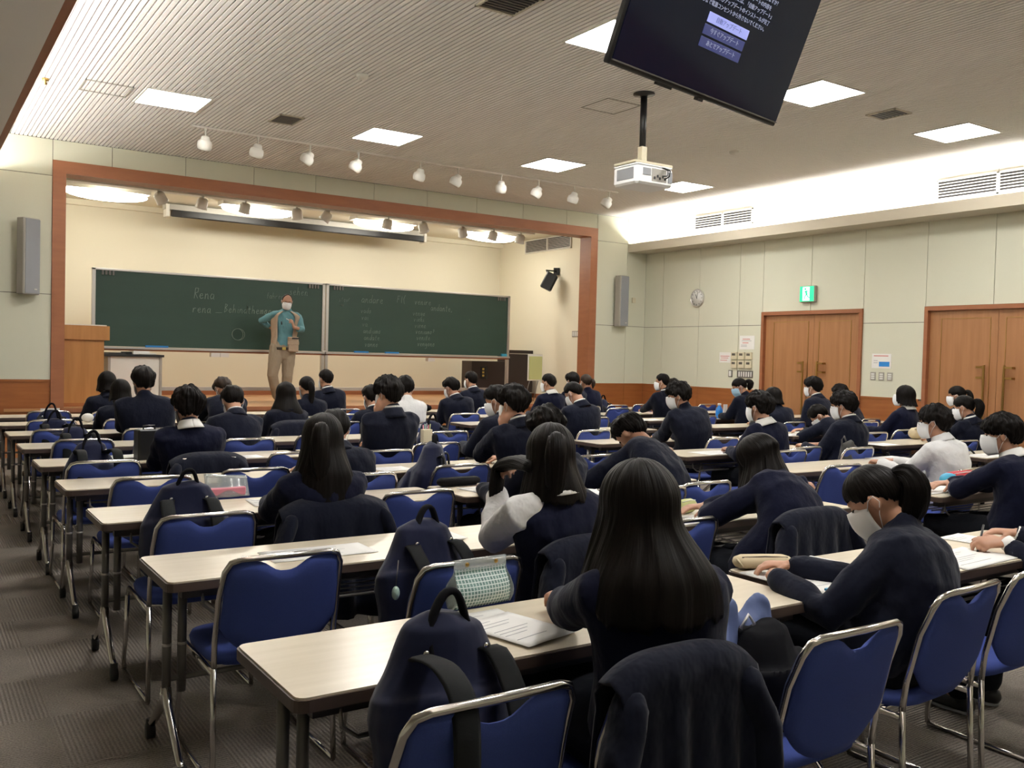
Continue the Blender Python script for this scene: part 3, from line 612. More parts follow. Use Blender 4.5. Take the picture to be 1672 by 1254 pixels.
# ================================================================ television
P0 = Vector((2.2044, 2.7108, 2.593)); P1 = Vector((3.4117, 2.9460, 2.593)); TW = (P1-P0).length
ex = (P1-P0).normalized(); ny = Vector((-ex.y, ex.x, 0)); tilt = math.radians(22)
uz = Vector((0, 0, 1))*math.cos(tilt)-ny*math.sin(tilt); yy = uz.cross(ex)
TH = .715; tvc = (P0+P1)/2
tv = empty('television', (0, 0, 0), 0, 'large flat television hanging from the ceiling, update menu on its dark screen', 'television')
Mx = Matrix(((ex.x, yy.x, uz.x, tvc.x), (ex.y, yy.y, uz.y, tvc.y), (ex.z, yy.z, uz.z, tvc.z), (0, 0, 0, 1))); tv.matrix_world = Mx
def tvl(px, py):
    d = ray(px, py); n = yy; t = (tvc-CAM).dot(n)/d.dot(n); q = CAM+d*t-tvc; return q.dot(ex), q.dot(uz)
MB().box(-TW/2, 0, 0, TW/2, .035, TH, .008).build('cabinet', 'black', tv); MB().box(-TW/2+.012, -.0035, .022, TW/2-.012, .001, TH-.012).build('screen', 'screen', tv)
MB().box(-TW/2+.01, -.008, .016, TW/2-.01, .0, .021).build('bezel_strip', 'steel', tv); MB().box(-.02, .0, -.012, .02, .02, .0).build('sensor', 'black', tv); MB().box(-.30, .005, -.010, -.20, .02, .0).build('speaker_slot', 'black', tv)
MB().box(-.30, .035, .15, .30, .10, .55, .01).build('back_housing', 'black', tv)
mi = Mx.inverted()
def tw(p): return mi @ Vector(p)
c = tvc+uz*.36+yy*.13
MB().tube([tw((c.x, c.y, ZC)), tw((c.x, c.y, c.z-.1))], .03, 12).build('ceiling_pole', 'black', tv)
MB().tube([tw((c.x, c.y, c.z)), tw(tvc+uz*.36+yy*.08)], .035, 8).build('tilt_bracket', 'black', tv)
q = [tvl(*p) for p in ((1155, 16), (1224.5, 49), (1221, 68), (1148.5, 34.5), (1146, 37), (1216, 69), (1213, 84), (1144, 53), (1141, 58), (1209, 87), (1206, 103), (1137, 73))]
fr_ = lambda m_: Matrix.Translation(m_) @ Matrix.Rotation(PI/2, 4, 'X')
for i, (nm, tm, s) in enumerate((('btn_on', 'btn_dark', '自動アップデート'), ('btn_off', 'btn_text', '今すぐアップデート'), ('btn_off', 'btn_text', 'あとでアップデート'))):
    cx = sum(p[0] for p in q[i*4:i*4+4])/4; cz = sum(p[1] for p in q[i*4:i*4+4])/4
    bw = (q[i*4+1][0]-q[i*4][0]+q[i*4+2][0]-q[i*4+3][0])/4; bh = .0195
    print('btn', round(cx, 3), round(cz, 3), round(bw, 3))
    bo = MB().box(-.150, -.002, -bh, .150, .002, bh, .002).build('menu_button', nm, tv, loc=(cx, -.005, cz))
    text('button_text', s, tm, bo, fr_((0, -.003, 0)), .024)
cx0 = sum(p[0] for p in q)/12
for k, s in enumerate(('アップデートがあります。今すぐアップデートしますか？', 'アップデートの間隔およびアップデートの内容を', '自動的にインストールするには、「自動アップデート」', '更新の間隔およびアップデートのインストールが完了', 'するまで電源コンセントから外さないでください。')):
    text('screen_text', s, 'btn_text', tv, fr_((cx0+.01, -.0045, sum(p[1] for p in q[:4])/4+.05+(4-k)*.029)), .022)
# ================================================================ projector
PX, PY = 6.27, 7.12
e = empty('projector', (PX, PY, ZC), 0, 'white projector hanging from a black ceiling pole', 'projector')
R12 = rotz(.0)
MB().lathe([(.11, 0), (.11, -.015), (.04, -.02), (.04, -.03)], 20).build('ceiling_flange', 'black', e); MB().tube([(0, 0, -.02), (0, 0, -.56)], .034, 14).build('pole', 'black', e)
MB().box(-.035, -.035, -.72, .035, .035, -.54, .004).build('pole_socket', 'cream', e); MB().box(-.24, -.17, -.745, .27, .16, -.72, .006).build('mounting_plate', 'cream', e)
zb, zt = -.955, -.765
pb = MB().box(-.24, -.20, zb, .26, .18, zt, .035).build('body', 'projector', e)
MB().box(-.235, -.196, zt, .255, .176, zt+.012, .02).build('lid', 'projector', e)
for sx in (-.17, .19): MB().box(sx-.01, -.01, zt, sx+.02, .02, -.74).build('mount_arm', 'cream', e)
MB().box(-.244, -.15, zb+.05, -.238, .10, zt-.03).build('side_vent', 'grille', pb)
MB().box(-.16, -.206, zb+.09, -.06, -.198, zt-.03).build('rear_vent', 'grille', pb); MB().box(.18, -.206, zb+.04, .23, -.198, zt-.04).build('rear_vent', 'grille', pb)
MB().box(-.04, -.204, zb+.04, .15, -.199, zt-.025).build('socket_panel', 'spk', pb)
for i, x in enumerate((-.02, .02, .05, .09, .12)): MB().box(x, -.212, zb+.06+.02*(i % 2), x+.022, -.203, zb+.085+.02*(i % 2), .003).build('socket', 'black', pb)
for k, (a, b) in enumerate(((.09, zb+.10), (.12, zb+.07))):
    MB().tube([(.03, .0, -.70), (.08, -.10, -.715), (a+.04, -.25, -.80), (a+.02, -.26, -.86), (a, -.21, b)], .007, 6).build('cable', 'black', e)
# ================================================================ tables
NEAR = {1: 1.94, 2: 3.13, 3: 4.32, 4: 5.41, 5: 6.52, 6: 7.68, 7: 8.84, 8: 9.95, 9: 11.05}
TD, TL, TZ = .46, 1.80, .70
def make_table():
    e = empty('folding_table', (0, 0, 0)); L2, D = TL/2, TD
    def rr(x0, y0, x1, y1, r, n=4):
        p = []
        for cx, cy, a0 in ((x1-r, y1-r, 0), (x0+r, y1-r, PI/2), (x0+r, y0+r, PI), (x1-r, y0+r, 1.5*PI)):
            for k in range(n+1): a = a0+PI/2*k/n; p.append((cx+r*math.cos(a), cy+r*math.sin(a)))
        return p
    MB().prism(rr(-L2+.006, .006, L2-.006, D-.006, .026), TZ-.006, TZ).build('table_top', 'top', e)
    MB().prism(rr(-L2, 0, L2, D, .032), TZ-.034, TZ-.005).build('edge_band', 'edge', e)
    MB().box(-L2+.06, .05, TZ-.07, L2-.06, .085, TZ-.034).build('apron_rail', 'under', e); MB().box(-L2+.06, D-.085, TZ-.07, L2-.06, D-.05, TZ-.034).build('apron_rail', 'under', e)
    # wire shelf
    MB().tube([(-L2+.13, .06, TZ-.04), (-L2+.13, .045, TZ-.10), (-L2+.17, .04, TZ-.13), (L2-.17, .04, TZ-.13), (L2-.13, .045, TZ-.10), (L2-.13, .06, TZ-.04)], .006, 6).build('shelf_rail', 'steel', e)
    MB().tube([(-L2+.15, D-.10, TZ-.13), (L2-.15, D-.10, TZ-.13)], .006, 6).build('shelf_rail', 'steel', e)
    for k in range(5): MB().tube([(-L2+.25, .09+k*.06, TZ-.132), (L2-.25, .09+k*.06, TZ-.132)], .003, 5).build('shelf_wire', 'steel', e)
    for s in (-1, 1):
        x = s*(L2-.055)
        MB().box(min(x, x-s*.09)-.02, D/2-.06, TZ-.075, max(x, x-s*.09)+.02, D/2+.06, TZ-.034, .01).build('leg_cap', 'black', e)
        for dx in (0, .052):
            lg = MB().tube([(x-s*dx, D/2, TZ-.06), (x-s*dx, D/2, .25)], .0165, 10).build('leg_tube', 'steel', e)
            MB().tube([(x-s*dx, D/2, .42), (x-s*dx, D/2, .43)], .0175, 10).build('ring', 'alu', lg)
        for t in (-1, 1):
            MB().tube([(x, D/2+t*.005, .27), (x, D/2+t*.03, .21), (x, D/2+t*.20, .075), (x, D/2+t*.235, .065)], [(.017, .017), (.017, .017), (.015, .015), (.014, .014)], 10).build('foot_bar', 'chrome', e)
            cs = MB().tube([(x-.014, D/2+t*.238, .03), (x+.014, D/2+t*.238, .03)], .03, 14).build('caster_wheel', 'rubber', e)
            MB().tube([(x, D/2+t*.238, .035), (x, D/2+t*.238, .075)], .016, 8).build('caster_fork', 'rubber', cs)
    MB().tube([(-L2+.07, D/2, .30), (L2-.07, D/2, .30)], .011, 8).build('stretcher', 'steel', e)
    return e
T0 = make_table(); protofy(T0); first_t = [True]
XA, XB, XC_, XD, XE = .735, 2.572, 5.33, 8.02, 9.86
rown = {1: 'nearest row', 2: 'second row from the camera', 3: 'third row from the camera', 4: 'fourth row from the camera', 5: 'fifth row from the camera', 6: 'fourth row from the stage', 7: 'third row from the stage', 8: 'second row from the stage', 9: 'front row by the stage'}
blk = {'A': 'left block at the aisle', 'B': 'left block, inner table', 'C': 'centre block', 'D': 'right block at the aisle', 'E': 'right block by the doors'}
def place_table(k, b, x0, dz=0):
    if first_t[0]: o = T0; first_t[0] = False
    else: o = copy_tree(T0)
    o.location = (x0+TL/2, NEAR[k], dz)
    tag(o, 'cream folding table, %s, %s' % (rown[k], blk[b]), 'table', 'cream folding tables on casters')
TABS = []
for k in range(1, 10):
    for b, x in (('A', XA+(.0 if k < 6 else (k-5)*.012)), ('B', XB+.014), ('C', XC_-(.12 if k == 2 else 0)), ('D', XD-(.15 if k == 3 else 0)), ('E', XE)):
        if (b == 'C' and k < 2) or (b == 'D' and k < 3) or (b == 'E' and k < 5): continue
        place_table(k, b, x); TABS.append((k, b, x))
# ================================================================ chairs
def backpanel(u, v):          # u 0..1 across, v 0..1 up; back of the panel
    s = 2*u-1
    top = .779-.042*math.exp(-abs(s/.33)**3)-.022*abs(s)**10
    bot = .432+.115*abs(s)**3.0
    z = bot+(top-bot)*v; x = s*(.203-.006*v)
    y = -.205-.085*((z-.42)/.36)**1.0-.022*(1-s*s)
    return Vector((x, y, z))
def make_chair():
    e = empty('stacking_chair', (0, 0, 0))
    # backrest: padded sheet with rounded rim
    mb = MB(); nu, nv, T = 22, 10, .030; pad = lambda u, v: T*min(1, (16*u*(1-u))**.5, (14*v*(1-v))**.5 if v not in (0, 1) else 0)
    P = [[backpanel(i/nu, j/nv) for j in range(nv+1)] for i in range(nu+1)]
    v = []; f = []
    for i in range(nu+1):
        for j in range(nv+1): t = pad(i/nu, j/nv); v.append(P[i][j]+Vector((0, -.004-t*.35, 0)))
    K = len(v)
    for i in range(nu+1):
        for j in range(nv+1): t = pad(i/nu, j/nv); v.append(P[i][j]+Vector((0, .004+t*.75, 0)))
    W = nv+1
    f += [(i*W+j, (i+1)*W+j, (i+1)*W+j+1, i*W+j+1) for i in range(nu) for j in range(nv)]
    f += [(K+i*W+j, K+i*W+j+1, K+(i+1)*W+j+1, K+(i+1)*W+j) for i in range(nu) for j in range(nv)]
    for i in range(nu): f += [(i*W, K+i*W, K+(i+1)*W, (i+1)*W), (i*W+nv, (i+1)*W+nv, K+(i+1)*W+nv, K+i*W+nv)]
    for j in range(nv): f += [(j, j+1, K+j+1, K+j), (nu*W+j, K+nu*W+j, K+nu*W+j+1, nu*W+j+1)]
    mb.add(v, f, True); mb.build('backrest', 'blue', e)
    # seat pad
    def seat(c, z, sc_): return [(x*sc_, y*sc_+.0, z) for x, y in c]
    c = []
    for k in range(28):
        a = 2*PI*k/28; cx, sy = math.cos(a), math.sin(a); c.append((.212*math.copysign(abs(cx)**.45, cx), .01+.215*math.copysign(abs(sy)**.5, sy)))
    mb = MB(); rings = [seat(c, .398, .93), seat(c, .404, .985), seat(c, .422, 1.0), seat(c, .437, .97), seat(c, .443, .82), seat(c, .440, .4)]
    vv = [p for r in rings for p in r]; n = 28; ff = [(i*n+k, i*n+(k+1) % n, (i+1)*n+(k+1) % n, (i+1)*n+k) for i in range(5) for k in range(n)]; ff += [tuple(range(n-1, -1, -1)), tuple(5*n+k for k in range(n))]
    mb.add(vv, ff, True); mb.build('seat', 'blue', e)
    r = .0105
    yt = -.295
    # back frame: uprights and top bar in one bent tube
    pts = [(-.212, -.205, .40), (-.212, -.215, .50), (-.210, -.252, .66), (-.203, yt+.010, .745), (-.185, yt-.002, .778), (-.155, yt-.010, .788), (0, yt-.018, .790), (.155, yt-.010, .788), (.185, yt-.002, .778), (.203, yt+.010, .745), (.210, -.252, .66), (.212, -.215, .50), (.212, -.205, .40)]
    MB().tube(pts, r, 8).build('back_frame', 'chrome', e)
    for s in (-1, 1):
        MB().tube([(s*.212, -.205, .42), (s*.214, -.215, .20), (s*.216, -.225, .012)], r, 8).build('leg', 'chrome', e)
        MB().tube([(s*.214, .215, .36), (s*.216, .225, .20), (s*.220, .250, .06), (s*.218, .245, .012)], r, 8).build('leg', 'chrome', e)
        MB().tube([(s*.216, -.225, .010), (s*.218, .245, .010)], r*.9, 8).build('runner', 'chrome', e)
        MB().tube([(s*.214, .215, .36), (s*.213, .190, .395), (s*.212, .0, .392), (s*.212, -.20, .385)], r, 8).build('side_rail', 'chrome', e)
    MB().tube([(-.212, .10, .388), (.212, .10, .388)], r*.8, 8).build('cross_bar', 'chrome', e); MB().tube([(-.212, -.13, .388), (.212, -.13, .388)], r*.8, 8).build('cross_bar', 'chrome', e)
    return e
C0 = make_chair(); protofy(C0); first_c = [True]
seatn = lambda i: nth[i]
CH = {}     # (row, x) -> chair, for later
def place_chair(k, x, ytop, label, rz=0.):
    if first_c[0]: o = C0; first_c[0] = False
    else: o = copy_tree(C0)
    y = ytop+.30
    o.location = (x, y, 0); o.rotation_euler = (0, 0, rz); tag(o, label, 'chair', 'blue stacking chairs with chrome frames')
    return o
# ================================================================ people
def nz(x, y, z): return noise.noise(Vector((x, y, z)))
def interp(tab, x):
    for (a, fa), (b, fb) in zip(tab, tab[1:]):
        if x <= b: t = (x-a)/(b-a); return fa+(fb-fa)*t
    return tab[-1][1]
HAIR = {  # angle from the front -> polar end angle of the cap; then how far it hangs
 'boy': dict(th=[(0, 76), (35, 74), (58, 86), (78, 99), (98, 94), (118, 124), (150, 146), (180, 150)], L=[(0, 0), (180, 0)], T=.023, amp=.011),
 'boy_full': dict(th=[(0, 84), (35, 84), (58, 94), (80, 104), (98, 100), (118, 130), (150, 150), (180, 154)], L=[(0, 0), (180, 0)], T=.030, amp=.015),
 'boy_short': dict(th=[(0, 66), (35, 66), (58, 80), (80, 92), (98, 88), (118, 116), (150, 138), (180, 142)], L=[(0, 0), (180, 0)], T=.015, amp=.005),
 'bald': dict(th=[(0, 4), (50, 4), (62, 20), (78, 97), (98, 90), (118, 112), (150, 130), (180, 134)], L=[(0, 0), (180, 0)], T=.008, amp=.002),
 'bob': dict(th=[(0, 78), (35, 78), (48, 96), (180, 96)], L=[(0, 0), (38, 0), (52, .085), (110, .105), (180, .10)], T=.022, amp=.004),
 'long': dict(th=[(0, 78), (38, 78), (52, 96), (180, 96)], L=[(0, 0), (40, 0), (60, .20), (100, .25), (180, .28)], T=.020, amp=.004),
 'long_long': dict(th=[(0, 78), (38, 78), (52, 96), (180, 98)], L=[(0, 0), (40, 0), (58, .26), (100, .30), (180, .31)], T=.019, amp=.003),
 'tied': dict(th=[(0, 76), (35, 76), (55, 88), (80, 98), (98, 94), (118, 116), (150, 134), (180, 136)], L=[(0, 0), (180, 0)], T=.012, amp=.002)}
def hair(style, C, R, m, root, seed, near, spread=.03, back=.045, lmul=1.):
    st = HAIR[style]; nph = 120 if near else 44; ns = 26 if near else 14
    if style.startswith('long'): ns += 6
    T, amp = st['T'], st['amp']; o = C+R @ Vector((0, -.004, .018)); A = (.075, .094, .092)
    V = []; UV = []; F = []; inner = []
    for i in range(nph+1):
        ph = 2*PI*i/nph; deg = abs(((math.degrees(ph)+180) % 360)-180)
        the = math.radians(interp(st['th'], deg)+7*nz(math.cos(ph)*4, math.sin(ph)*4, seed)+(9*nz(math.cos(ph)*14, math.sin(ph)*14, seed) if not style.startswith('long') else 0)); L = interp(st['L'], deg)*lmul
        if L > 0: L *= 1+.10*nz(math.cos(ph)*6, math.sin(ph)*6, seed+3)+(.07*nz(math.cos(ph)*30, math.sin(ph)*30, seed) if near else 0)
        tot = the*.1+L; la = the*.1
        for j in range(ns+1):
            s = j/ns; l = tot*s
            th = min(l, la)/.1; d = Vector((math.sin(th)*math.sin(ph), math.sin(th)*math.cos(ph), math.cos(th)))
            ribs = nz(math.cos(ph)*(26 if near else 9), math.sin(ph)*(26 if near else 9), s*1.5+seed)
            t = T*(1-(.85*s**7 if L <= 0 else 0))+amp*nz(math.cos(ph)*2.2+seed, math.sin(ph)*2.2, th*1.6)+amp*.45*ribs*min(1, th*1.5)
            if L <= 0: t += amp*.9*max(0, ribs)*s+amp*.7*nz(d.x*5+seed, d.y*5, d.z*5)
            P = Vector((d.x*(A[0]+t), d.y*(A[1]+t), d.z*(A[2]+t*.9))); pin = Vector((d.x*(A[0]-.004), d.y*(A[1]-.004), d.z*(A[2]-.004)))
            W_ = o+R @ P; I_ = o+R @ pin
            if l > la and L > 0:
                h = l-la; out = Vector(((R @ d).x, (R @ d).y, 0)); out = out.normalized() if out.length > 1e-4 else Vector((0, -1, 0))
                drift = spread*sstep(0, .25, h)*(.25+.75*abs(out.x))+back*sstep(.02, .18, h)*max(0, -out.y)
                q = Vector((0, 0, -h))+out*drift+Vector((nz(ph*6, h*6, seed)*.010*min(1, h*8), 0, 0))
                W_ += q; thin = max(.0015, .016*(1-s)**.5); I_ = W_-out*thin
            V.append(W_); inner.append(I_); UV.append((i/nph, s))
    W = ns+1; K = len(V)
    F = [(i*W+j, i*W+j+1, (i+1)*W+j+1, (i+1)*W+j) for i in range(nph) for j in range(ns)]
    F += [(K+i*W+j, K+(i+1)*W+j, K+(i+1)*W+j+1, K+i*W+j+1) for i in range(nph) for j in range(ns)]
    F += [(i*W+ns, K+i*W+ns, K+(i+1)*W+ns, (i+1)*W+ns) for i in range(nph)]
    mb = MB(); mb.add(V+inner, F, True); mb.uv = UV+UV
    return mb.build('hair', m, root, root.location)
def tail(pts, rad, m, root, seed, near, name='ponytail', flat=1.):
    P = [Vector(p) for p in pts]; n = 40 if near else 14; N = len(P)*4-3; Q = []; Rr = []
    for i in range(N):   # resample, catmull-rom
        t = i/(N-1)*(len(P)-1); k = min(int(t), len(P)-2); f = t-k; a, b, c, d = P[max(k-1, 0)], P[k], P[k+1], P[min(k+2, len(P)-1)]
        Q.append(.5*((2*b)+(c-a)*f+(2*a-5*b+4*c-d)*f*f+(3*b-a-3*c+d)*f**3)); Rr.append(rad[k]*(1-f)+rad[k+1]*f)
    v = []; uv = []; last = Vector((1, 0, 0))
    for i in range(N):
        t = (Q[min(i+1, N-1)]-Q[max(i-1, 0)]).normalized(); a = (last-t*last.dot(t)).normalized(); last = a; b = t.cross(a)
        for k in range(n+1):
            th = 2*PI*k/n; r = Rr[i]*(1+.22*nz(math.cos(th)*4+seed, math.sin(th)*4, i*.22)+(.10*nz(math.cos(th)*14, math.sin(th)*14, seed) if near else 0))
            v.append(Q[i]+a*r*math.cos(th)+b*r*math.sin(th)*flat); uv.append((k/n, i/N))
    f = [(i*(n+1)+k, i*(n+1)+k+1, (i+1)*(n+1)+k+1, (i+1)*(n+1)+k) for i in range(N-1) for k in range(n)]+[tuple(range(n, -1, -1)), tuple((N-1)*(n+1)+k for k in range(n+1))]
    mb = MB(); mb.add(v, f, True); mb.uv = uv; return mb.build(name, m, root, root.location)
def hand(mb, w_, d, n, s, curl=.5, sc_=1., pinch=False):
    """palm and five fingers; w_ wrist, d along the hand, n the way the palm faces, s=+1 thumb on the d x n side"""
    d = d.normalized(); n = (n-d*n.dot(d)).normalized(); side = d.cross(n)*s
    mb.rtube([w_-d*.01, w_+d*.03*sc_, w_+d*.075*sc_], [(.025*sc_, .018*sc_), (.033*sc_, .016*sc_), (.036*sc_, .014*sc_)], 10, upv=n)
    for k, (off, L) in enumerate(((.028, .070), (.0095, .078), (-.0095, .073), (-.028, .056))):
        pts = [w_+d*(.080-(.006 if k in (0, 3) else 0))*sc_+side*off*sc_]; ang = 0; c = curl*(1+.12*k)*(1.3 if pinch and k > 1 else 1)
        for seg, dc in ((.45, .7), (.32, 1), (.25, .8)):
            ang += c*dc; pts.append(pts[-1]+(d*math.cos(ang)+n*math.sin(ang))*L*seg*sc_)
        mb.rtube(pts, [.0092*sc_, .0088*sc_, .0080*sc_, .0068*sc_], 8)
    b = w_+d*.022*sc_+side*.026*sc_; t1 = (d*.62+side*.68+n*.38).normalized(); t2 = (d*.85+side*.15+n*.5).normalized()
    mb.rtube([b, b+t1*.032*sc_, b+t1*.038*sc_+t2*.026*sc_, b+t1*.038*sc_+t2*.048*sc_], [.0125*sc_, .0105*sc_, .0092*sc_, .0078*sc_], 8)
def ik(S_, W_, L1, L2, pole):
    d = W_-S_; D = d.length
    if D > (L1+L2)*.985: W_ = S_+d*((L1+L2)*.985/D); d = W_-S_; D = d.length
    D = max(D, abs(L1-L2)+.01)
    a = (L1*L1-L2*L2+D*D)/(2*D); h = math.sqrt(max(0, L1*L1-a*a)); u = d.normalized(); p = Vector(pole); p = (p-u*p.dot(u)).normalized()
    return S_+u*a+p*h, W_
def remesh(o, voxel, sm, disp=0., dsc=9., seed=0.):
    r = o.modifiers.new('r', 'REMESH'); r.mode = 'VOXEL'; r.voxel_size = voxel; r.use_smooth_shade = True
    if sm: s = o.modifiers.new('s', 'SMOOTH'); s.iterations = sm; s.factor = .5
    BAKE.append((o, disp, dsc, seed))
def head_parts(mb, C, R, n=18, nose=.104):
    L = lambda x, y, z: C+R @ Vector((x, y, z))
    mb.ell(L(0, -.003, .018), (.075, .092, .091), R, n, 12); mb.ell(L(0, .022, -.040), (.058, .066, .078), R, n, 10); mb.ell(L(0, .050, -.085), (.034, .036, .030), R, 12, 8)
    mb.rtube([L(0, .082, .012), L(0, (nose+.085)/2, -.012), L(0, nose, -.026)], [(.009, .012), (.010, .013), (.012, .012)], 8, upv=R @ Vector((0, 1, 0)))
    mb.ell(L(0, .078, .028), (.045, .014, .012), R, 10, 6)
    for s in (-1, 1): mb.ell(L(s*.079, -.010, -.012), (.009, .018, .031), R @ rotz(-s*.35), 10, 8); mb.ell(L(s*.036, .052, -.022), (.018, .016, .015), R, 8, 6)
    mb.ell(L(0, .087, -.062), (.022, .010, .009), R, 8, 6)
def figure(root, J, o):
    """one person. J joints in world space, o options"""
    near, fem, seed = o.get('near', 0), o.get('fem', 0), o.get('seed', 0)
    C, R, N, pel = J['C'], J['R'], J['N'], J['pel']; tr_ = J.get('right', Vector((1, 0, 0))); fwd_t = Vector((0, 0, 1)).cross(tr_); w_ = o.get('w', 1.)*(.92 if fem else 1.)
    bul = J.get('bulge', .04); back = -fwd_t
    def sp(t): return pel.lerp(N, t)+back*bul*math.sin(PI*min(1, t*1.05))
    prof = [(0, .172, .130), (.18, .168, .126), (.38, .164, .120), (.58, .176, .122), (.74, .190, .118), (.84, .192, .102), (.92, .140, .082), (1.0, .070, .064)]
    up_t = (sp(1)-sp(.7)).normalized()
    SL = J.get('SL') or N-up_t*.078-tr_*.158*w_; SR = J.get('SR') or N-up_t*.078+tr_*.158*w_
    la, lf = o.get('alen') or ((.265, .245) if fem else (.285, .255))
    arms = []
    for S_, key, sg in ((SL, 'L', -1), (SR, 'R', 1)):
        Wt = J['W'+key]; pole = J.get('pole'+key, (sg*.45, -.45, -.8)); E_, W2 = ik(S_, Wt, la, lf, pole); arms.append((S_, E_, W2, J.get('H'+key), sg))
    # ---- body
    vox = {2: .0062, 1: .0085, 0: .013}[near]
    b = MB(); head_parts(b, C, R, 18, .093 if o.get('mask', 1) else .104); nr = .049 if fem else .055
    b.rtube([C+R @ Vector((0, -.014, -.040)), (C+R @ Vector((0, -.022, -.085))).lerp(N, .35), N-up_t*.02], [nr, nr, nr*1.1], 14)
    b.rtube([sp(t) for t, _, _ in prof], [((rx-.03)*w_, ry-.028) for _, rx, ry in prof[:-1]]+[(.05, .05)], 16, upv=fwd_t)
    for S_, E_, W2, H, sg in arms:
        b.rtube([S_, S_.lerp(E_, .5), E_, E_.lerp(W2, .4), W2], [.036, .036, .028, .030, .0245], 10)
        if H: hand(b, W2+(H[0].normalized()*.01), H[0], H[1], H[2], H[3], .95 if fem else 1.05, H[4] if len(H) > 4 else False)
        else: hand(b, W2, (W2-E_), Vector((0, 0, -1)), -sg, .45, .95 if fem else 1.05)
    for hp, kn, an, toe in J['legs']: b.rtube([hp, kn, an], [.072, .048, .036], 10); b.rtube([an, an.lerp(toe, .6)-Vector((0, 0, .02)), toe], [.034, .030, .022], 8)
    skin = o.get('skin', 'skin')
    bo = b.build('body', skin, root, root.location); remesh(bo, vox, 1)
    # ---- upper clothes
    cl = o['top']; fat = {'blazer': .018, 'sweater': .012, 'shirt': .014, 'vest': .006, 'teal': .012}[cl]
    mt = {'blazer': 'blazer', 'sweater': 'sweater', 'shirt': 'shirt', 'vest': 'sweater', 'teal': 'teal'}[cl]
    nm = {'blazer': 'blazer', 'sweater': 'sweater', 'shirt': 'shirt', 'vest': 'knit_vest', 'teal': 'shirt'}[cl]
    if cl == 'teal': prof = [(.07,)+prof[0][1:]]+prof[1:]
    def torso(mb, g): mb.rtube([sp(t) for t, _, _ in prof], [((rx+g)*w_, ry+g) for _, rx, ry in prof[:-1]]+[(.066, .062)], 20, upv=fwd_t)
    def sleeves(mb, g, r0=.058):
        for S_, E_, W2, H, sg in arms:
            wd = (E_-W2).normalized(); mb.rtube([S_+(N-S_)*.25, S_, S_.lerp(E_, .45), E_, E_.lerp(W2, .45), W2+wd*J.get('cuff'+('R' if sg > 0 else 'L'), .03)], [r0*.9, r0+g, .056+g, .052+g, .046+g, .036+g], 12)
    c = MB(); torso(c, fat)
    if cl != 'vest': sleeves(c, fat*.6)
    co_ = c.build(nm, mt, root, root.location); cv = {2: .0085, 1: .011, 0: .017}[near]; remesh(co_, cv, 5 if near else 3, .010 if near else .006, 9., seed)
    if cl == 'vest':
        s_ = MB(); sleeves(s_, .012, .062); so = s_.build('blouse', 'shirt', root, root.location); remesh(so, cv, 6, .010, 8., seed+5)
    # ---- collar
    ax = (C+R @ Vector((0, -.02, -.07))-N).normalized(); ax = (ax+up_t).normalized(); e1 = tr_-ax*tr_.dot(ax); e1.normalize(); e2 = ax.cross(e1)
    def ring(name, m_, z0, r0, z1, r1, th=.006, ymul=1.05, a0=0., a1=1.):
        g = MB(); g.grid(lambda u, v: N+ax*(z0+(z1-z0)*v)+e1*math.sin(2*PI*(a0+(a1-a0)*u))*(r0+(r1-r0)*v)-e2*math.cos(2*PI*(a0+(a1-a0)*u))*(r0+(r1-r0)*v)*ymul, 28, 4, th); return g.build(name, m_, root, root.location)
    if o.get('collar', 1):
        if cl == 'blazer': ring('shirt_collar', 'cuff', -.03, .070, .030, .060, .005); ring('jacket_collar', mt, -.055, .100, .016, .070, .007, 1.05, -.34, .34)
        elif cl in ('sweater', 'vest'): ring('shirt_collar', 'cuff', -.030, .092, .028, .062, .006)
        elif cl in ('shirt', 'teal'): ring('shirt_collar', mt, -.025, .085, .032, .062, .006)
    if o.get('cuffs'):
        for S_, E_, W2, H, sg in arms:
            wd = (E_-W2).normalized(); g = MB(); g.tube([W2-wd*.006, W2+wd*.05], .033, 14); g.build('shirt_cuff', 'cuff', root, root.location)
    # ---- lower clothes, shoes
    lw = o.get('low', 'skirt' if fem else 'trousers'); q = MB()
    if lw == 'skirt':
        kn = (J['legs'][0][1]+J['legs'][1][1])/2; hp = (J['legs'][0][0]+J['legs'][1][0])/2
        q.rtube([hp-fwd_t*.03, hp.lerp(kn, .5)+Vector((0, 0, .01)), kn], [(.175, .115), (.185, .10), (.20, .085)], 18, upv=Vector((0, 0, 1)))
        q.build('skirt', 'trouser', root, root.location)
    else:
        q.rtube([pel+Vector((0, 0, .0 if cl == 'teal' else .03)), (J['legs'][0][0]+J['legs'][1][0])/2], [(.195, .155), (.18, .14)] if cl == 'teal' else [(.165, .12), (.16, .12)], 16, upv=fwd_t)
        lr = 1.22 if cl == 'teal' else 1.
        for hp, kn, an, toe in J['legs']: q.rtube([hp, hp.lerp(kn, .5), kn, kn.lerp(an, .5), an+Vector((0, 0, .02))], [r_*lr for r_ in (.098, .088, .070, .066, .062)], 12)
        qo = q.build('trousers', {'teal': 'khaki2'}.get(cl, 'trouser'), root, root.location); remesh(qo, .011 if near else .018, 3, .008 if near else .004, 10., seed+2)
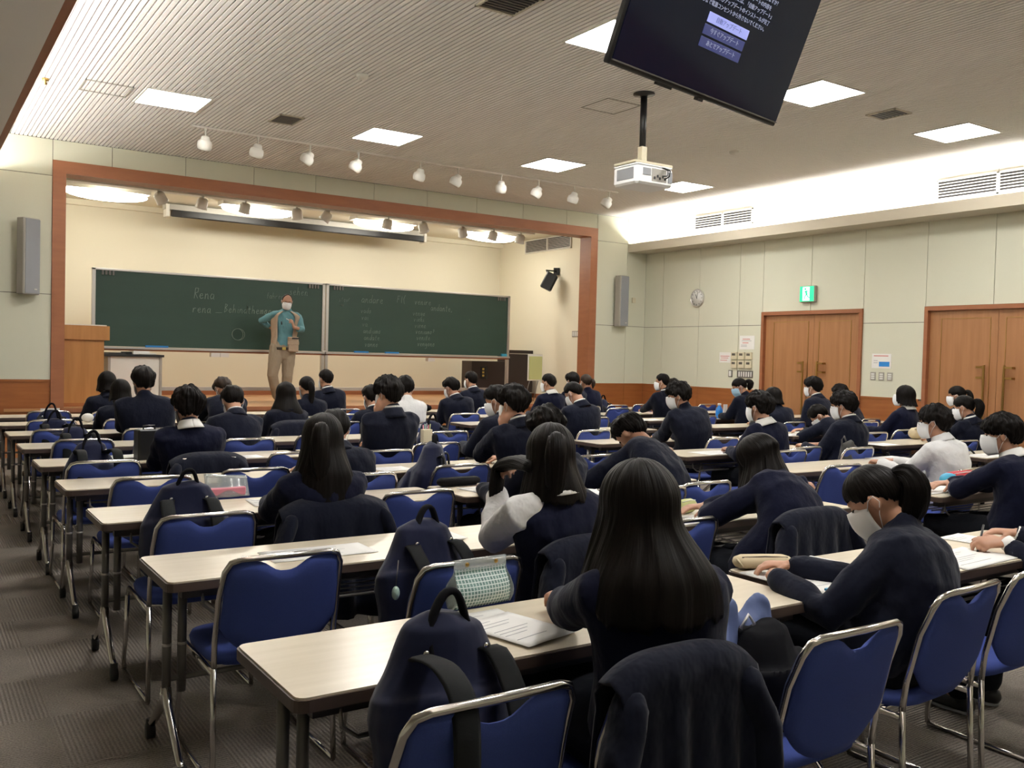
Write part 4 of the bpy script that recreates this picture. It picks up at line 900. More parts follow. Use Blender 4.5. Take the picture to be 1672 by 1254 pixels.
    for hp, kn, an, toe in J['legs']:
        d = (toe-an); d.z = 0; d.normalize(); a0 = Vector((an.x, an.y, 0)); s_ = MB()
        s_.rtube([a0-d*.03+Vector((0, 0, .045)), a0+d*.06+Vector((0, 0, .042)), a0+d*.15+Vector((0, 0, .032))], [(.038, .040), (.045, .036), (.036, .026)], 12, upv=Vector((0, 0, 1)))
        s_.rtube([a0-d*.01+Vector((0, 0, .05)), a0+Vector((0, 0, .09))], [.040, .042], 10)
        so = s_.build('shoe', o.get('shoe', 'black'), root, root.location)
        sl = MB(); sl.rtube([a0-d*.035+Vector((0, 0, .010)), a0+d*.06+Vector((0, 0, .010)), a0+d*.16+Vector((0, 0, .010))], [(.038, .010), (.048, .010), (.038, .010)], 12, upv=Vector((0, 0, 1))); sl.build('sole', o.get('sole', 'black'), so, root.location)
    # ---- face
    L = lambda x, y, z: C+R @ Vector((x, y, z))
    ey = MB()
    for s in (-1, 1): ey.ell(L(s*.030, .079, .002), (.0125, .008, .0065), R, 8, 6)
    ey.build('eyes', 'eye', root, root.location)
    if o.get('mask', 1):
        g = MB(); m_ = o.get('maskm', 'mask')
        def mk(u, v):
            a = (u-.5)*2*1.35; z = -.118+.120*v; wx = .052+.024*math.sin(PI*min(1, v*.75+.12)); wy = .068+.034*math.sin(PI*(v*.66+.16))
            return L(wx*math.sin(a), .006+wy*math.cos(a)+.024*math.exp(-(a/.5)**2)*v**.4, z+.010*(math.cos(a)-.6)*(v-.5)*2)
        g.grid(mk, 16, 8, -.0025); mo = g.build('face_mask', m_, root, root.location)
        g = MB()
        for s in (-1, 1): g.tube([L(s*.071, .030, -.022), L(s*.084, .005, .004), L(s*.090, -.020, .010), L(s*.088, -.028, -.015), L(s*.076, .000, -.050), L(s*.062, .022, -.095)], .0016, 5)
        g.build('ear_loops', m_, root, root.location)
    if o.get('glasses'):
        g = MB()
        for s in (-1, 1):
            g.tube([L(s*.032+.024*math.cos(a), .097, .002+.017*math.sin(a)) for a in np.linspace(0, 2*PI, 14)[:-1]], .0014, 5, closed=True)
            g.tube([L(s*.056, .096, .006), L(s*.078, .07, .006), L(s*.083, -.005, .006), L(s*.082, -.02, -.008)], .0014, 5)
        g.tube([L(-.010, .099, .004), L(.010, .099, .004)], .0014, 5); g.build('glasses', 'black', root, root.location)
    # ---- hair
    hs, hm = o.get('hair', 'boy'), o.get('hairm', 'hair')
    hair(hs, C, R, hm, root, seed, near, o.get('spread', .03), o.get('back', .045), o.get('lmul', 1.))
    if hs == 'tied' or o.get('tail'):
        tl = o.get('tail', (.30, .034)); k = o.get('tie', (0, -.112, .030)); T = L(*k); bk = R @ Vector((0, -1, 0)); bk.z = 0; bk.normalize(); ln, rd = tl[0], tl[1]
        tail([T-bk*.02, T+bk*.025+Vector((0, 0, .002)), T+bk*.05+Vector((0, 0, -ln*.22)), T+bk*.045+Vector((0, 0, -ln*.6)), T+bk*.035+Vector((0, 0, -ln))], [.016, rd*.8, rd*1.05, rd*.9, rd*.15], hm, root, seed, near)
        g = MB(); g.tube([T+bk*.004+(R @ Vector((math.cos(a)*.017, 0, math.sin(a)*.017))) for a in np.linspace(0, 2*PI, 12)[:-1]], .005, 6, closed=True); g.build('hair_tie', o.get('tiem', 'black'), root, root.location)
    return arms
def rotH(yaw, pitch, roll=0.): return rotz(math.radians(yaw)) @ Matrix.Rotation(math.radians(-pitch), 3, 'X') @ Matrix.Rotation(math.radians(roll), 3, 'Y')
PEOPLE = {}
def student(px, py, Yh, k, label, top='blazer', hair_='boy', yaw=0, pitch=8, roll=0, pelx=None, pely=None, arms='write', near=0, tyaw=0, bulge=None, **o):
    """px,py: where the photo shows the top of the head; Yh: its distance up the room; k: desk row"""
    tp = onY(px, py, Yh); near_e = NEAR[k]
    C = tp-Vector((0, 0, .120+HAIR[hair_]['T']*.6)); R = rotH(yaw, pitch, roll)
    sx = tp.x if pelx is None else pelx; sy = near_e-.25 if pely is None else pely
    N = C+R @ Vector((0, -.028, -.088))+Vector((0, -.020, -.036))
    tr_ = rotz(math.radians(tyaw)) @ Vector((1, 0, 0)); fw_ = Vector((-tr_.y, tr_.x, 0)); pel = Vector((sx, sy, .52))
    root = empty('person', (sx, sy, 0), 0, label, 'person', None)
    fem = o.get('fem', 0); J = dict(C=C, R=R, N=N, pel=pel, right=tr_, bulge=bulge if bulge is not None else .03+.0012*pitch)
    desk = lambda dx, dy, z=.735: Vector((sx+dx, near_e+dy, z))
    DN = Vector((0, 0, -1)); F_ = Vector((0, 1, 0))
    if arms == 'write':
        J['WL'] = desk(-.12, .07); J['WR'] = desk(.12, .09); J['HL'] = (Vector((.55, .8, 0)), DN, -1, .25); J['HR'] = (Vector((-.5, .85, 0)), DN, 1, .45)
    elif arms == 'lap':
        J['WL'] = Vector((sx-.09, sy+.20, .60)); J['WR'] = Vector((sx+.09, sy+.20, .60)); J['HL'] = (Vector((.5, .85, -.1)), DN, -1, .3); J['HR'] = (Vector((-.5, .85, -.1)), DN, 1, .3)
    elif arms == 'fold':
        J['WL'] = desk(.02, .10, .742); J['WR'] = desk(-.02, .13, .755); J['HL'] = (Vector((1, .2, 0)), DN, -1, .3); J['HR'] = (Vector((-1, .2, 0)), DN, 1, .3); J['poleL'] = (-1, .2, -.5); J['poleR'] = (1, .2, -.5)
    elif arms == 'cheekL':
        J['WL'] = C+R @ Vector((-.085, .045, -.165)); J['poleL'] = (-.5, .6, -1); J['HL'] = (Vector((.15, -.2, 1)), R @ Vector((1, .1, 0)), 1, .25); J['WR'] = desk(.12, .16); J['HR'] = (Vector((-.5, .85, 0)), DN, 1, .4)
    elif arms == 'cheekR':
        J['WR'] = C+R @ Vector((.085, .045, -.165)); J['poleR'] = (.5, .6, -1); J['HR'] = (Vector((-.15, -.2, 1)), R @ Vector((-1, .1, 0)), -1, .25); J['WL'] = desk(-.12, .16); J['HL'] = (Vector((.5, .85, 0)), DN, -1, .4)
    for kk in ('WL', 'WR', 'HL', 'HR', 'poleL', 'poleR', 'cuffL', 'cuffR'):
        if kk in o: J[kk] = o.pop(kk)
    J['legs'] = []
    for s in (-1, 1):
        hp = Vector((sx+s*.085, sy+.02, .505)); kn = Vector((sx+s*(.09 if fem else .12), sy+.43, .51)); an = Vector((sx+s*.10, sy+.46, .085)); J['legs'].append((hp, kn, an, an+Vector((0, .13, -.05))))
    a = figure(root, J, dict(top=top, hair=hair_, near=near, seed=len(PEOPLE)*3.7+1, **o)); PEOPLE[(px, py)] = (root, J, a)
    return root, J, a
# ---------------------------------------------------------------- who sits where
Y = {1: 1.72, 2: 2.92, 3: 4.10, 4: 5.18, 5: 6.28, 6: 7.45, 7: 8.60, 8: 9.72, 9: 10.82}
V3 = Vector
# nearest row
hx, hy = 1.74, 2.27
g1 = student(1046, 745, 1.74, 1, 'girl with long straight black hair and navy sweater, nearest the camera', 'sweater', 'long_long', near=2, fem=1, pitch=6, pelx=1.60, pely=1.72, arms='write', lmul=.86, spread=.070, back=.075, w=1.02, tyaw=-14, poleL=(-.9, .1, -.6),
             WL=V3((1.66, 2.20, .742)), WR=V3((1.80, 2.17, .742)), HL=(V3((.35, .9, 0)), V3((0, 0, -1)), -1, .5), HR=(V3((-.5, .8, 0)), V3((0, 0, -1)), 1, .6), cuffL=.0, cuffR=.0)
g2 = student(1432, 755, 1.93, 1, 'student in navy blazer bent over papers, hair tied up, nearest row right', 'blazer', 'tied', near=2, fem=1, yaw=22, pitch=38, pelx=2.74, pely=1.84, bulge=.07, w=1.12, tail=(.20, .052), tie=(.01, -.108, .030), collar=0,
             WL=V3((2.52, 2.12, .742)), WR=V3((2.72, 2.20, .742)), HL=(V3((.8, .4, 0)), V3((0, 0, -1)), -1, .5), HR=(V3((-.7, .6, 0)), V3((0, 0, -1)), 1, .5), tyaw=10)
g3 = student(1790, 745, 1.85, 1, 'student at the right picture edge, writing hand with white cuff on the desk', 'blazer', 'boy', near=2, pelx=3.90, pely=1.70, pitch=28, bulge=.08, cuffs=1, shoe='black', sole='sole', w=1.0,
             WL=V3((3.90, 2.045, .748)), WR=V3((4.2, 2.15, .742)), HL=(V3((-.80, .50, -.02)), V3((.35, .35, -.85)), -1, .75, True), poleL=(-.2, -.6, -.7), cuffL=.055)
# second row
g4 = student(901, 688, 2.80, 2, 'girl with half-up ponytail, white blouse sleeves and navy knit vest', 'vest', 'long', near=2, fem=1, pitch=14, pelx=2.12, pely=2.86, tail=(.26, .040), tie=(0, -.112, .045), lmul=.70, w=1.1, yaw=-28,
             WL=V3((2.03, 3.12, .93)), HL=(V3((-.05, -.25, 1)), V3((.8, -.5, .2)), 1, .9), poleL=(-.3, .35, -1), WR=V3((2.25, 3.28, .742)))
g5 = student(1243, 705, 3.05, 2, 'student with shoulder-length hair and navy sweater hunched over, middle right', 'sweater', 'bob', near=2, fem=1, pitch=42, yaw=14, pelx=3.34, pely=2.86, bulge=.13, w=1.22, arms='fold', lmul=1.5, collar=0, low='trousers', spread=.06)
g6 = student(1638, 672, 2.95, 2, 'masked boy with bowl haircut and navy sweater, head of the centre block desk', 'sweater', 'boy_full', near=2, yaw=24, pitch=8, pelx=5.52, pely=2.86, arms='fold', bulge=.06, w=1.05)
root, J, arms = g4; T = J['C']+J['R'] @ V3((-.07, -.05, -.05)); H_ = arms[0][2]+V3((0, 0, .10))
tail([T, T.lerp(H_, .5)+V3((0, -.01, .02)), H_+V3((-.01, -.02, 0)), H_+V3((-.04, -.04, -.08)), H_+V3((-.06, -.05, -.19))], [.035, .040, .034, .030, .006], 'hair', root, 4.4, 2, 'hair_lock', .7)
# third row
g7 = student(528, 672, 3.98, 3, 'girl with long hair gathered half up, navy sweater, jacket behind her', 'sweater', 'long', near=1, fem=1, pitch=8, yaw=-26, pelx=1.62, tail=(.30, .042), tie=(0, -.112, .045), lmul=1.25, w=1.08, spread=.04)
g8 = student(893, 661, 4.06, 3, 'dark-haired student mostly hidden behind the girl with the vest', 'blazer', 'boy_full', near=1, pitch=24, pelx=2.86, bulge=.07)
g9 = student(1030, 672, 4.32, 3, 'boy slumped low over his desk, wide navy blazer back, ear showing', 'blazer', 'boy', near=1, pitch=52, yaw=20, pelx=3.62, pely=4.02, bulge=.16, w=1.18, arms='fold', collar=0, tyaw=10, mask=0)
g10 = student(1527, 659, 3.90, 3, 'boy in white shirt with glasses and mask, centre block', 'shirt', 'boy_full', near=1, yaw=18, pitch=6, pelx=6.42, pely=3.86, glasses=1, bulge=.06, arms='write', WL=V3((6.25, 4.26, .745)), WR=V3((6.46, 4.28, .745)), poleL=(-.25, -.2, -1), poleR=(.25, -.2, -1))
# fourth row
student(547, 666, 5.22, 4, 'boy with head bowed, shoulders showing beside the long-haired girl', 'blazer', 'boy', yaw=-8, pitch=30, pelx=2.22, bulge=.08, glasses=1, arms='fold')
student(838, 626, 5.15, 4, 'boy in blazer resting his cheek on his hand, back to the aisle', 'blazer', 'boy_full', near=1, yaw=14, pitch=10, pelx=3.52, arms='cheekL', bulge=.07, w=1.05)
student(1240, 637, 5.15, 4, 'masked boy in navy sweater with white collar, centre block', 'sweater', 'boy_full', near=1, yaw=8, pitch=8, pelx=6.02, bulge=.05)
student(1378, 637, 5.20, 4, 'masked boy with glasses and navy blazer, centre block by the cloth bag', 'blazer', 'boy_full', near=1, yaw=16, pitch=10, pelx=7.0, glasses=1)
student(1575, 644, 5.10, 4, 'girl with ponytail and mask, right block in front of the second doors', 'blazer', 'tied', fem=1, near=1, yaw=10, pitch=16, pelx=8.98, tail=(.20, .040))
# fifth row
student(307, 628, 6.20, 5, 'boy with round black hair and navy sweater over a white collar, left block', 'sweater', 'boy_full', near=1, pitch=6, pelx=1.62, w=1.08)
student(634, 612, 6.10, 5, 'tall boy in blazer with a hand raised to his cheek', 'blazer', 'boy_full', near=1, yaw=18, pitch=8, pelx=2.98, arms='cheekL', w=1.05, bulge=.05)
student(812, 627, 6.28, 5, 'student in profile beside the boy with hand on cheek', 'blazer', 'boy', yaw=34, pitch=20, pelx=4.02, bulge=.07)
student(1108, 621, 6.25, 5, 'boy in blazer leaning forward, face turned aside, centre block', 'blazer', 'boy_full', near=1, yaw=36, pitch=14, pelx=6.20, bulge=.10, w=1.08, collar=0, roll=-6)
student(1338, 659, 6.55, 5, 'student with head bent far down, mask visible, right block', 'blazer', 'boy', yaw=30, pitch=50, pelx=8.35, bulge=.12, arms='fold', collar=0)
student(1478, 628, 6.22, 5, 'girl with bob haircut and mask looking up to the left', 'sweater', 'bob', fem=1, near=1, yaw=22, pitch=-6, pelx=9.50)
student(1563, 629, 6.30, 5, 'girl with fringe and mask behind the ponytailed girl', 'blazer', 'tied', fem=1, yaw=20, pitch=10, pelx=10.70)
# sixth
student(380, 628, 7.52, 6, 'boy bowing his head, pink ears and white collar over blazer', 'blazer', 'boy', pitch=34, pelx=2.20, bulge=.08, w=1.05)
student(937, 622, 7.42, 6, 'boy in blazer looking down at his desk, mask visible', 'blazer', 'boy_short', yaw=16, pitch=34, pelx=5.78, bulge=.07, w=1.05)
student(1263, 631, 7.45, 6, 'student with dark bob seen from behind before the first doors', 'blazer', 'bob', fem=1, pitch=14, pelx=8.85, collar=0, w=1.1)
student(1328, 614, 7.60, 6, 'boy with curly black hair and mask in front of the brass door handles', 'blazer', 'boy_full', yaw=10, pitch=6, pelx=9.62)
student(1372, 626, 7.90, 6, 'dark-haired student nearly hidden behind the boy with glasses', 'blazer', 'boy_full', yaw=6, pitch=8, pelx=10.42, w=1.05)
# seventh
student(234, 597, 8.55, 7, 'tall boy with round haircut, broad blazer back, left block', 'blazer', 'boy_full', pitch=4, pelx=1.86, w=1.22, collar=0)
student(467, 622, 8.60, 7, 'girl with long loose hair in front of the lecturer', 'blazer', 'long', fem=1, pitch=8, pelx=3.06, lmul=1.2, spread=.07)
student(607, 627, 8.62, 7, 'student hardly visible behind the tall boy with raised hand', 'blazer', 'boy', pitch=14, pelx=4.02)
student(662, 612, 8.55, 7, 'boy in white shirt in the left block, seen from behind', 'shirt', 'boy', pitch=10, pelx=4.42, yaw=-6, collar=0)
student(1208, 616, 8.62, 7, 'girl with ponytail and pale blue mask looking down, right block', 'blazer', 'tied', fem=1, yaw=46, pitch=24, pelx=9.52, maskm='mask_blue', tail=(.12, .045), tiem='cuff', collar=0)
# eighth
student(197, 618, 9.70, 8, 'girl with dark bob between the front desks and the tall boy', 'blazer', 'bob', fem=1, pitch=12, pelx=1.84, w=1.15)
student(364, 614, 9.80, 8, 'brown-haired student resting the head on folded arms', 'blazer', 'boy', hairm='hair_brown', yaw=10, pitch=48, pelx=2.78, bulge=.14, arms='fold', collar=0)
student(501, 613, 9.68, 8, 'girl with low ponytail just right of the long-haired girl', 'blazer', 'tied', fem=1, pitch=6, pelx=3.78, tail=(.28, .034), collar=0)
student(737, 615, 9.75, 8, 'boy in blazer reading with lowered head, centre block', 'blazer', 'boy', yaw=18, pitch=20, pelx=5.72, w=1.05)
student(896, 609, 9.70, 8, 'boy with mask, white collar and navy sweater, centre block', 'sweater', 'boy_short', yaw=20, pitch=4, pelx=7.06)
student(1082, 609, 9.55, 8, 'masked boy in profile before the wood wainscot, right block', 'blazer', 'boy_short', yaw=26, pitch=4, pelx=9.05)
# front row
student(175, 605, 10.80, 9, 'girl nearest the lectern with hair tucked in her collar', 'blazer', 'bob', fem=1, pitch=4, pelx=1.86, w=1.05)
student(532, 602, 10.75, 9, 'boy in blazer with white collar, seated front row right of the lecturer', 'blazer', 'boy_short', yaw=12, pitch=2, pelx=4.52)
student(769, 605, 10.80, 9, 'boy with short hair in front of the dark cabinet', 'blazer', 'boy_short', yaw=12, pitch=4, pelx=6.62)
student(935, 607, 10.80, 9, 'dark-haired student behind the boy looking down', 'blazer', 'boy_full', pitch=8, pelx=8.25)
student(957, 610, 10.90, 9, 'girl with small ponytail next to the right stage post', 'sweater', 'tied', fem=1, yaw=-6, pitch=4, pelx=8.72, hairm='hair_brown', tail=(.12, .03), tie=(.045, -.095, .02), collar=0)
student(1100, 617, 10.85, 9, 'student whose hair shows behind the masked boy in profile', 'blazer', 'boy', pitch=8, pelx=10.3)

# ---------------------------------------------------------------- lecturer
def lecturer():
    L_ = lambda x, y, Yv: onY(x, y, Yv)
    YL = 14.4; root = empty('person', (L_(458, 560, YL).x, YL, SZ), 0, 'lecturer in teal shirt, khaki vest and trousers gesturing before the chalkboard', 'person')
    tp = L_(469, 480, YL-.12); C = tp-Vector((0, 0, .118)); R = rotz(math.radians(180-12)) @ Matrix.Rotation(math.radians(-18), 3, 'X') @ Matrix.Rotation(math.radians(-4), 3, 'Y')
    pel = L_(462, 573, YL); N = L_(468, 505, YL-.03); tr_ = rotz(math.radians(180-14)) @ Vector((1, 0, 0)); f = rotz(math.radians(180-14)) @ Vector((0, 1, 0))
    J = dict(C=C, R=R, N=N, pel=pel, right=tr_, bulge=.03)
    SR = L_(448, 514, YL); SL = L_(487, 517, YL-.02); J['SL'], J['SR'] = SL, SR
    J['WR'] = L_(445, 537, YL+.17); J['poleR'] = (-1, .9, -.1); J['WL'] = L_(479.5, 534, YL-.30); J['poleL'] = (.8, -.1, -1)
    J['HR'] = (Vector((.6, .2, -.6)), Vector((.6, -.5, .2)), 1, .5); J['HL'] = (Vector((-.38, -.30, .9)), Vector((-.6, .45, .1)), -1, .75, True)
    J['cuffL'] = .13; J['cuffR'] = .08
    fl = SZ
    def leg(hx_, kx, ky, ax_, yk, ya, tdx):
        hp = Vector((L_(hx_, 580, YL).x, YL, SZ+.90)); kn = L_(kx, ky, yk); an = Vector((L_(ax_, 650, ya).x, ya, SZ+.09)); return (hp, kn, an, an+Vector((tdx, -.13, -.05)))
    J['legs'] = [leg(452, 445, 613, 452, YL-.05, YL+.05, -.04), leg(472, 469, 614, 466, YL-.04, YL+.02, .03)]
    a = figure(root, J, dict(top='teal', hair='bald', hairm='hair_grey', near=1, seed=99, skin='skin_old', glasses=1, low='trousers', shoe='black', w=1.0, alen=(.27, .22)))
    # vest: open-fronted shell over the shirt
    up_t = (N-pel).normalized()
    def vest(u, v):
        an = (.10+.80*u)*2*PI; s = 1-v; t = s
        P = pel.lerp(N, .02+.93*t)-f*(.03*math.sin(PI*t))
        rx = interp([(0, .205), (.35, .200), (.7, .232), (.86, .235), (.95, .165), (1, .095)], t); ry = interp([(0, .180), (.35, .170), (.7, .172), (.86, .155), (.95, .13), (1, .09)], t)
        return P-tr_*math.sin(an)*rx*-1+f*math.cos(an)*ry
    g = MB(); g.grid(vest, 36, 16, .008); g.build('vest', 'khaki', root, root.location)
    # big hanging vest pocket
    pc = L_(478.5, 563, YL-.17); q = MB(); Rp = rotz(math.radians(-14)); 
    def bx(n_, m_, x0, y0, z0, x1, y1, z1, par, b_=.01):
        k = MB(); k.box(x0, y0, z0, x1, y1, z1, b_, rot=Rp); k.v = [tuple(Vector(p)+pc) for p in k.v]; return k.build(n_, m_, par, root.location)
        
    pk = bx('vest_pocket', 'khaki', -.085, -.03, -.115, .085, .03, .125, root, .018); bx('pocket_flap', 'khaki', -.09, -.037, .00, .09, -.025, .055, pk, .005); bx('pocket_strap', 'belt', -.02, -.036, .09, .10, -.026, .115, pk, .003)
    g = MB(); g.tube([pel+Vector((0, 0, .035))+tr_*math.cos(t)*.180+f*math.sin(t)*.142 for t in np.linspace(0, 2*PI, 29)[:-1]], .022, 8, flat=.35, upv=(0, 0, 1), closed=True)
    g = MB(); g.grid(lambda u, v: pel+Vector((0, 0, .02+.04*v))+tr_*math.cos(2*PI*u)*.203+f*math.sin(2*PI*u)*.166, 30, 1, -.006); bl = g.build('belt', 'belt', root, root.location)
    bc = pel+Vector((0, 0, .04))+f*.170; k = MB(); k.box(-.028, -.005, -.022, .028, .005, .022, .004, rot=Rp); k.v = [tuple(Vector(p)+bc) for p in k.v]; k.build('buckle', 'gold', bl, root.location)
    mp = L_(459.5, 528, YL-.165); k = MB(); k.tube([mp+Vector((0, 0, .03)), mp+Vector((.004, -.004, -.02))], .010, 8); k.build('clip_microphone', 'black', root, root.location)
    W2 = a[0][2]; hd = J['HL'][0].normalized(); tipc = W2+hd*.115+J['HL'][1].normalized()*.05
    o_ = MB().tube([tipc, tipc+Vector((-.05, -.02, .02))], .006, 8).build('chalk_stick', 'cuff', None); tag(o_, 'short stick of chalk pinched in the lecturer\'s raised hand', 'chalk')
lecturer()
# ================================================================ chairs in their places: (row, x, y of the back's top, label)
R_ = rown
def cl(x, k, state, place): return 'blue stacking chair, %s, %s' % (state, place)
chairs = [
 (1, 1.01, 1.54, 'blue chair at the bottom edge with backpack straps over its back', 0), (1, 1.47, 1.46, 'blue chair under the navy jacket, seat of the long-haired girl', 0),
 (1, 2.09, 1.47, 'blue chair right of the navy jacket, whole back and bag seat visible', 0), (1, 2.80, 1.58, 'blue chair of the bent-over student in the nearest row', .06), (1, 3.32, 1.60, 'blue chair cut by the right edge, sneakers beneath it', 0),
 (2, 1.09, 2.99, 'large empty blue chair pushed in at the left aisle, second desk row', 0), (2, 1.605, 2.615, 'blue chair holding the slumped navy backpack, clear pouch before it', 0), (2, 2.12, 2.58, 'blue chair of the girl with the knit vest, jacket on it', 0),
 (2, 2.84, 2.87, 'empty blue chair between two long-haired girls, second desk row', 0), (2, 3.40, 2.62, 'blue chair under the jacket of the hunched student', 0), (2, 5.50, 2.60, 'blue chair of the bowl-haircut boy at the right picture edge', 0),
 (3, 1.07, 3.865, 'blue chair at the left aisle with a backpack on its seat, third row', 0), (3, 1.62, 3.82, 'blue chair under the jacket of the girl with half-up hair', 0), (3, 2.18, 4.08, 'empty blue chair right of the half-up haired girl, third row', 0),
 (3, 2.90, 3.74, 'blue chair of the student hidden behind the ponytailed girl', 0), (3, 3.84, 3.72, 'empty blue chair right of the slumped boy, yellow pouch before it', 0), (3, 3.42, 3.66, 'blue chair of the boy slumped over his desk', 0),
 (3, 5.42, 3.97, 'empty blue chair at the aisle end of the centre block, behind the tied-up hair', 0), (3, 6.10, 3.47, 'blue chair of the white-shirted boy with glasses', .1),
 (4, 1.12, 5.10, 'empty blue chair at the left aisle, fourth row', 0), (4, 1.72, 5.24, 'empty blue chair behind the pink pouch, fourth row', 0), (4, 2.21, 4.80, 'blue chair of the bowed boy beside the half-up haired girl', 0),
 (4, 2.955, 4.965, 'blue chair with a navy bag leaning on it, middle of the fourth row', 0), (4, 3.47, 4.80, 'blue chair of the boy resting cheek on hand', 0), (4, 4.13, 5.10, 'small blue chair seen past the slumped boy, fourth row aisle end', 0),
 (4, 5.90, 4.82, 'blue chair of the masked boy in sweater, centre block', 0), (4, 6.26, 4.95, 'empty blue chair left of the cloth bag, centre block', 0), (4, 6.70, 4.76, 'blue chair carrying the dark green cloth bag', 0), (4, 8.48, 4.85, 'empty blue chair right of the white-shirted boy', 0), (4, 9.0, 4.80, 'blue chair of the ponytailed girl with mask, right block', 0),
 (5, 1.02, 5.92, 'blue chair at the left aisle with dark straps over its back, fifth row', 0), (5, 1.62, 5.86, 'blue chair of the boy in navy sweater, jacket over it', 0), (5, 2.26, 6.00, 'empty blue chair behind the jacket, fifth row', 0),
 (5, 2.90, 5.92, 'blue chair of the tall boy with raised hand', 0), (5, 3.50, 6.27, 'blue chair with a thin dark strap hanging in its notch', 0), (5, 4.06, 5.95, 'blue chair of the student in profile, left block', 0),
 (5, 6.24, 5.85, 'blue chair right of the leaning boy, centre block', 0), (5, 6.80, 6.0, 'empty blue chair at the far end of the centre desk, fifth row', 0), (5, 8.42, 5.79, 'blue chair of the student bending far down', 0), (5, 9.15, 5.93, 'blue chair in front of the bob-haired girl', 0), (5, 10.65, 5.95, 'blue chair of the girl with fringe', 0),
 (6, 1.12, 7.345, 'blue chair at the left aisle below dark bag loops, sixth row', 0), (6, 1.66, 7.25, 'blue chair partly hidden by the upright black case', 0), (6, 2.26, 7.05, 'blue chair of the boy with pink ears', 0), (6, 2.90, 7.2, 'empty blue chair before the loose-haired girl', 0), (6, 3.5, 7.25, 'empty blue chair before the white-shirted boy, sixth row', 0),
 (6, 4.13, 7.19, 'blue chair with pens standing beside it, aisle end of the left block', 0), (6, 5.60, 6.92, 'blue chair of the boy looking down, centre block', 0), (6, 6.25, 7.2, 'empty blue chair beside the boy looking down', 0), (6, 8.82, 7.16, 'blue chair of the student with dark bob by the doors', 0), (6, 9.93, 6.94, 'empty blue chair before the first doors, sixth row', 0), (6, 10.5, 7.3, 'far blue chair between wainscot and second boy', 0),
 (7, 1.08, 8.28, 'blue chair at the left aisle with two dark straps, seventh row', 0), (7, 1.76, 8.20, 'blue chair of the tall round-haired boy', 0), (7, 3.06, 8.20, 'blue chair of the loose-haired girl with a jacket on it', 0), (7, 4.36, 8.20, 'blue chair of the white-shirted boy, left block', 0), (7, 2.40, 8.4, 'empty blue chair in the third row from the stage, left block', 0), (7, 3.7, 8.5, 'empty blue chair between the loose-haired girl and white shirt', 0),
 (7, 5.65, 8.35, 'empty blue chair in the third row from the stage, centre block', 0), (7, 6.8, 8.4, 'empty blue chair at the inner end of the centre block, seventh row', 0), (7, 8.5, 8.3, 'blue chair before the blue bottle', 0), (7, 9.5, 8.2, 'blue chair of the girl with blue mask', 0),
 (8, 1.155, 9.35, 'blue chair at the left aisle, second row from the stage', 0), (8, 1.80, 9.32, 'blue chair of the girl with dark bob near the lectern', 0), (8, 2.84, 9.3, 'blue chair of the brown-haired sleeper', 0), (8, 3.76, 9.3, 'blue chair of the girl with low ponytail', 0), (8, 4.20, 9.5, 'empty blue chair right of the low ponytail', 0), (8, 5.59, 9.36, 'blue chair of the boy reading with lowered head', 0), (8, 7.0, 9.3, 'blue chair of the boy with mask and white collar', 0), (8, 8.42, 9.9, 'empty blue chair in front of the wainscot corner', 0), (8, 9.05, 9.2, 'blue chair of the masked boy in profile', 0),
 (9, 1.28, 10.6, 'blue chair farthest along the left aisle, front row', 0), (9, 1.86, 10.42, 'blue chair of the girl nearest the lectern', 0), (9, 4.5, 10.4, 'blue chair of the boy seated front row below the chalkboard joint', 0), (9, 6.6, 10.4, 'blue chair of the short-haired boy near the cabinet', 0), (9, 8.3, 10.4, 'blue chair behind the boy looking down, front row', 0), (9, 9.0, 10.6, 'empty blue chair with a dark bag, front row right', 0), (9, 9.6, 10.7, 'empty blue chair beside the pink box, front row', 0), (9, 10.9, 10.6, 'last blue chair of the front row by the wall', 0)]
for k, x, yt, lab, rz in chairs: place_chair(k, x, yt, lab, rz)

# ================================================================ jackets hung on chair backs
def jacket(x, ytop, lab, w=.50, zt=.835, long_=.50, seed=0., near=0, m='blazer'):
    e = empty('draped_jacket', (x, ytop, 0), 0, lab, 'jacket', None); nu, nv = (60, 30) if near else (24, 14)
    def fn(u, v):
        s = 2*u-1; zt_ = zt-.050*abs(s)**3.5
        # v 0..0.3 front side going up, 0.3..0.4 over the bar, 0.4..1 down the back
        fold = .016*math.sin(s*9+seed)+.012*math.sin(s*17+seed*2)+.02*nz(s*2.5, v*2, seed)
        if v < .3: z = zt_-.03-(.3-v)/.3*.30; y = .045+.04*(zt_-z)+fold*.3; 
        elif v < .42: a = (v-.3)/.12*PI; z = zt_-.03+math.sin(a)*.032; y = .010+math.cos(a)*.040
        else: d = (v-.42)/.58; z = zt_-.03-d*long_; y = -.032-.02*d+fold*d*1.3-.02*sstep(.2, 1, d)
        dr = max(0, (zt_-z))
        return Vector((s*(w/2)*(1+.16*dr/.5+.03*nz(v*3, s, seed)), y, z))
    g = MB(); g.grid(fn, nu, nv, .010); g.build('jacket_body', m, e)
    for s in (-1, 1):
        t = MB(); t.rtube([(s*(w/2-.03), -.02, zt-.09), (s*(w/2+.015), -.045, zt-.20), (s*(w/2+.01), -.05, zt-.38), (s*(w/2-.01), -.04, zt-.50)], [(.05, .035), (.055, .035), (.048, .03), (.042, .025)], 14); o = t.build('sleeve', m, e); remesh(o, .012, 2, .012, 9., seed+s)
    pass
jacket(1.46, 1.47, 'navy school jacket draped over the nearest girl\'s chair back', .41, .835, .62, 1., 1)
jacket(2.12, 2.59, 'navy jacket hung on the chair of the girl with knit vest', .47, .835, .5, 2.2, 1); jacket(3.40, 2.63, 'dark jacket hung behind the hunched student in navy sweater', .47, .835, .5, 3.1, 1)
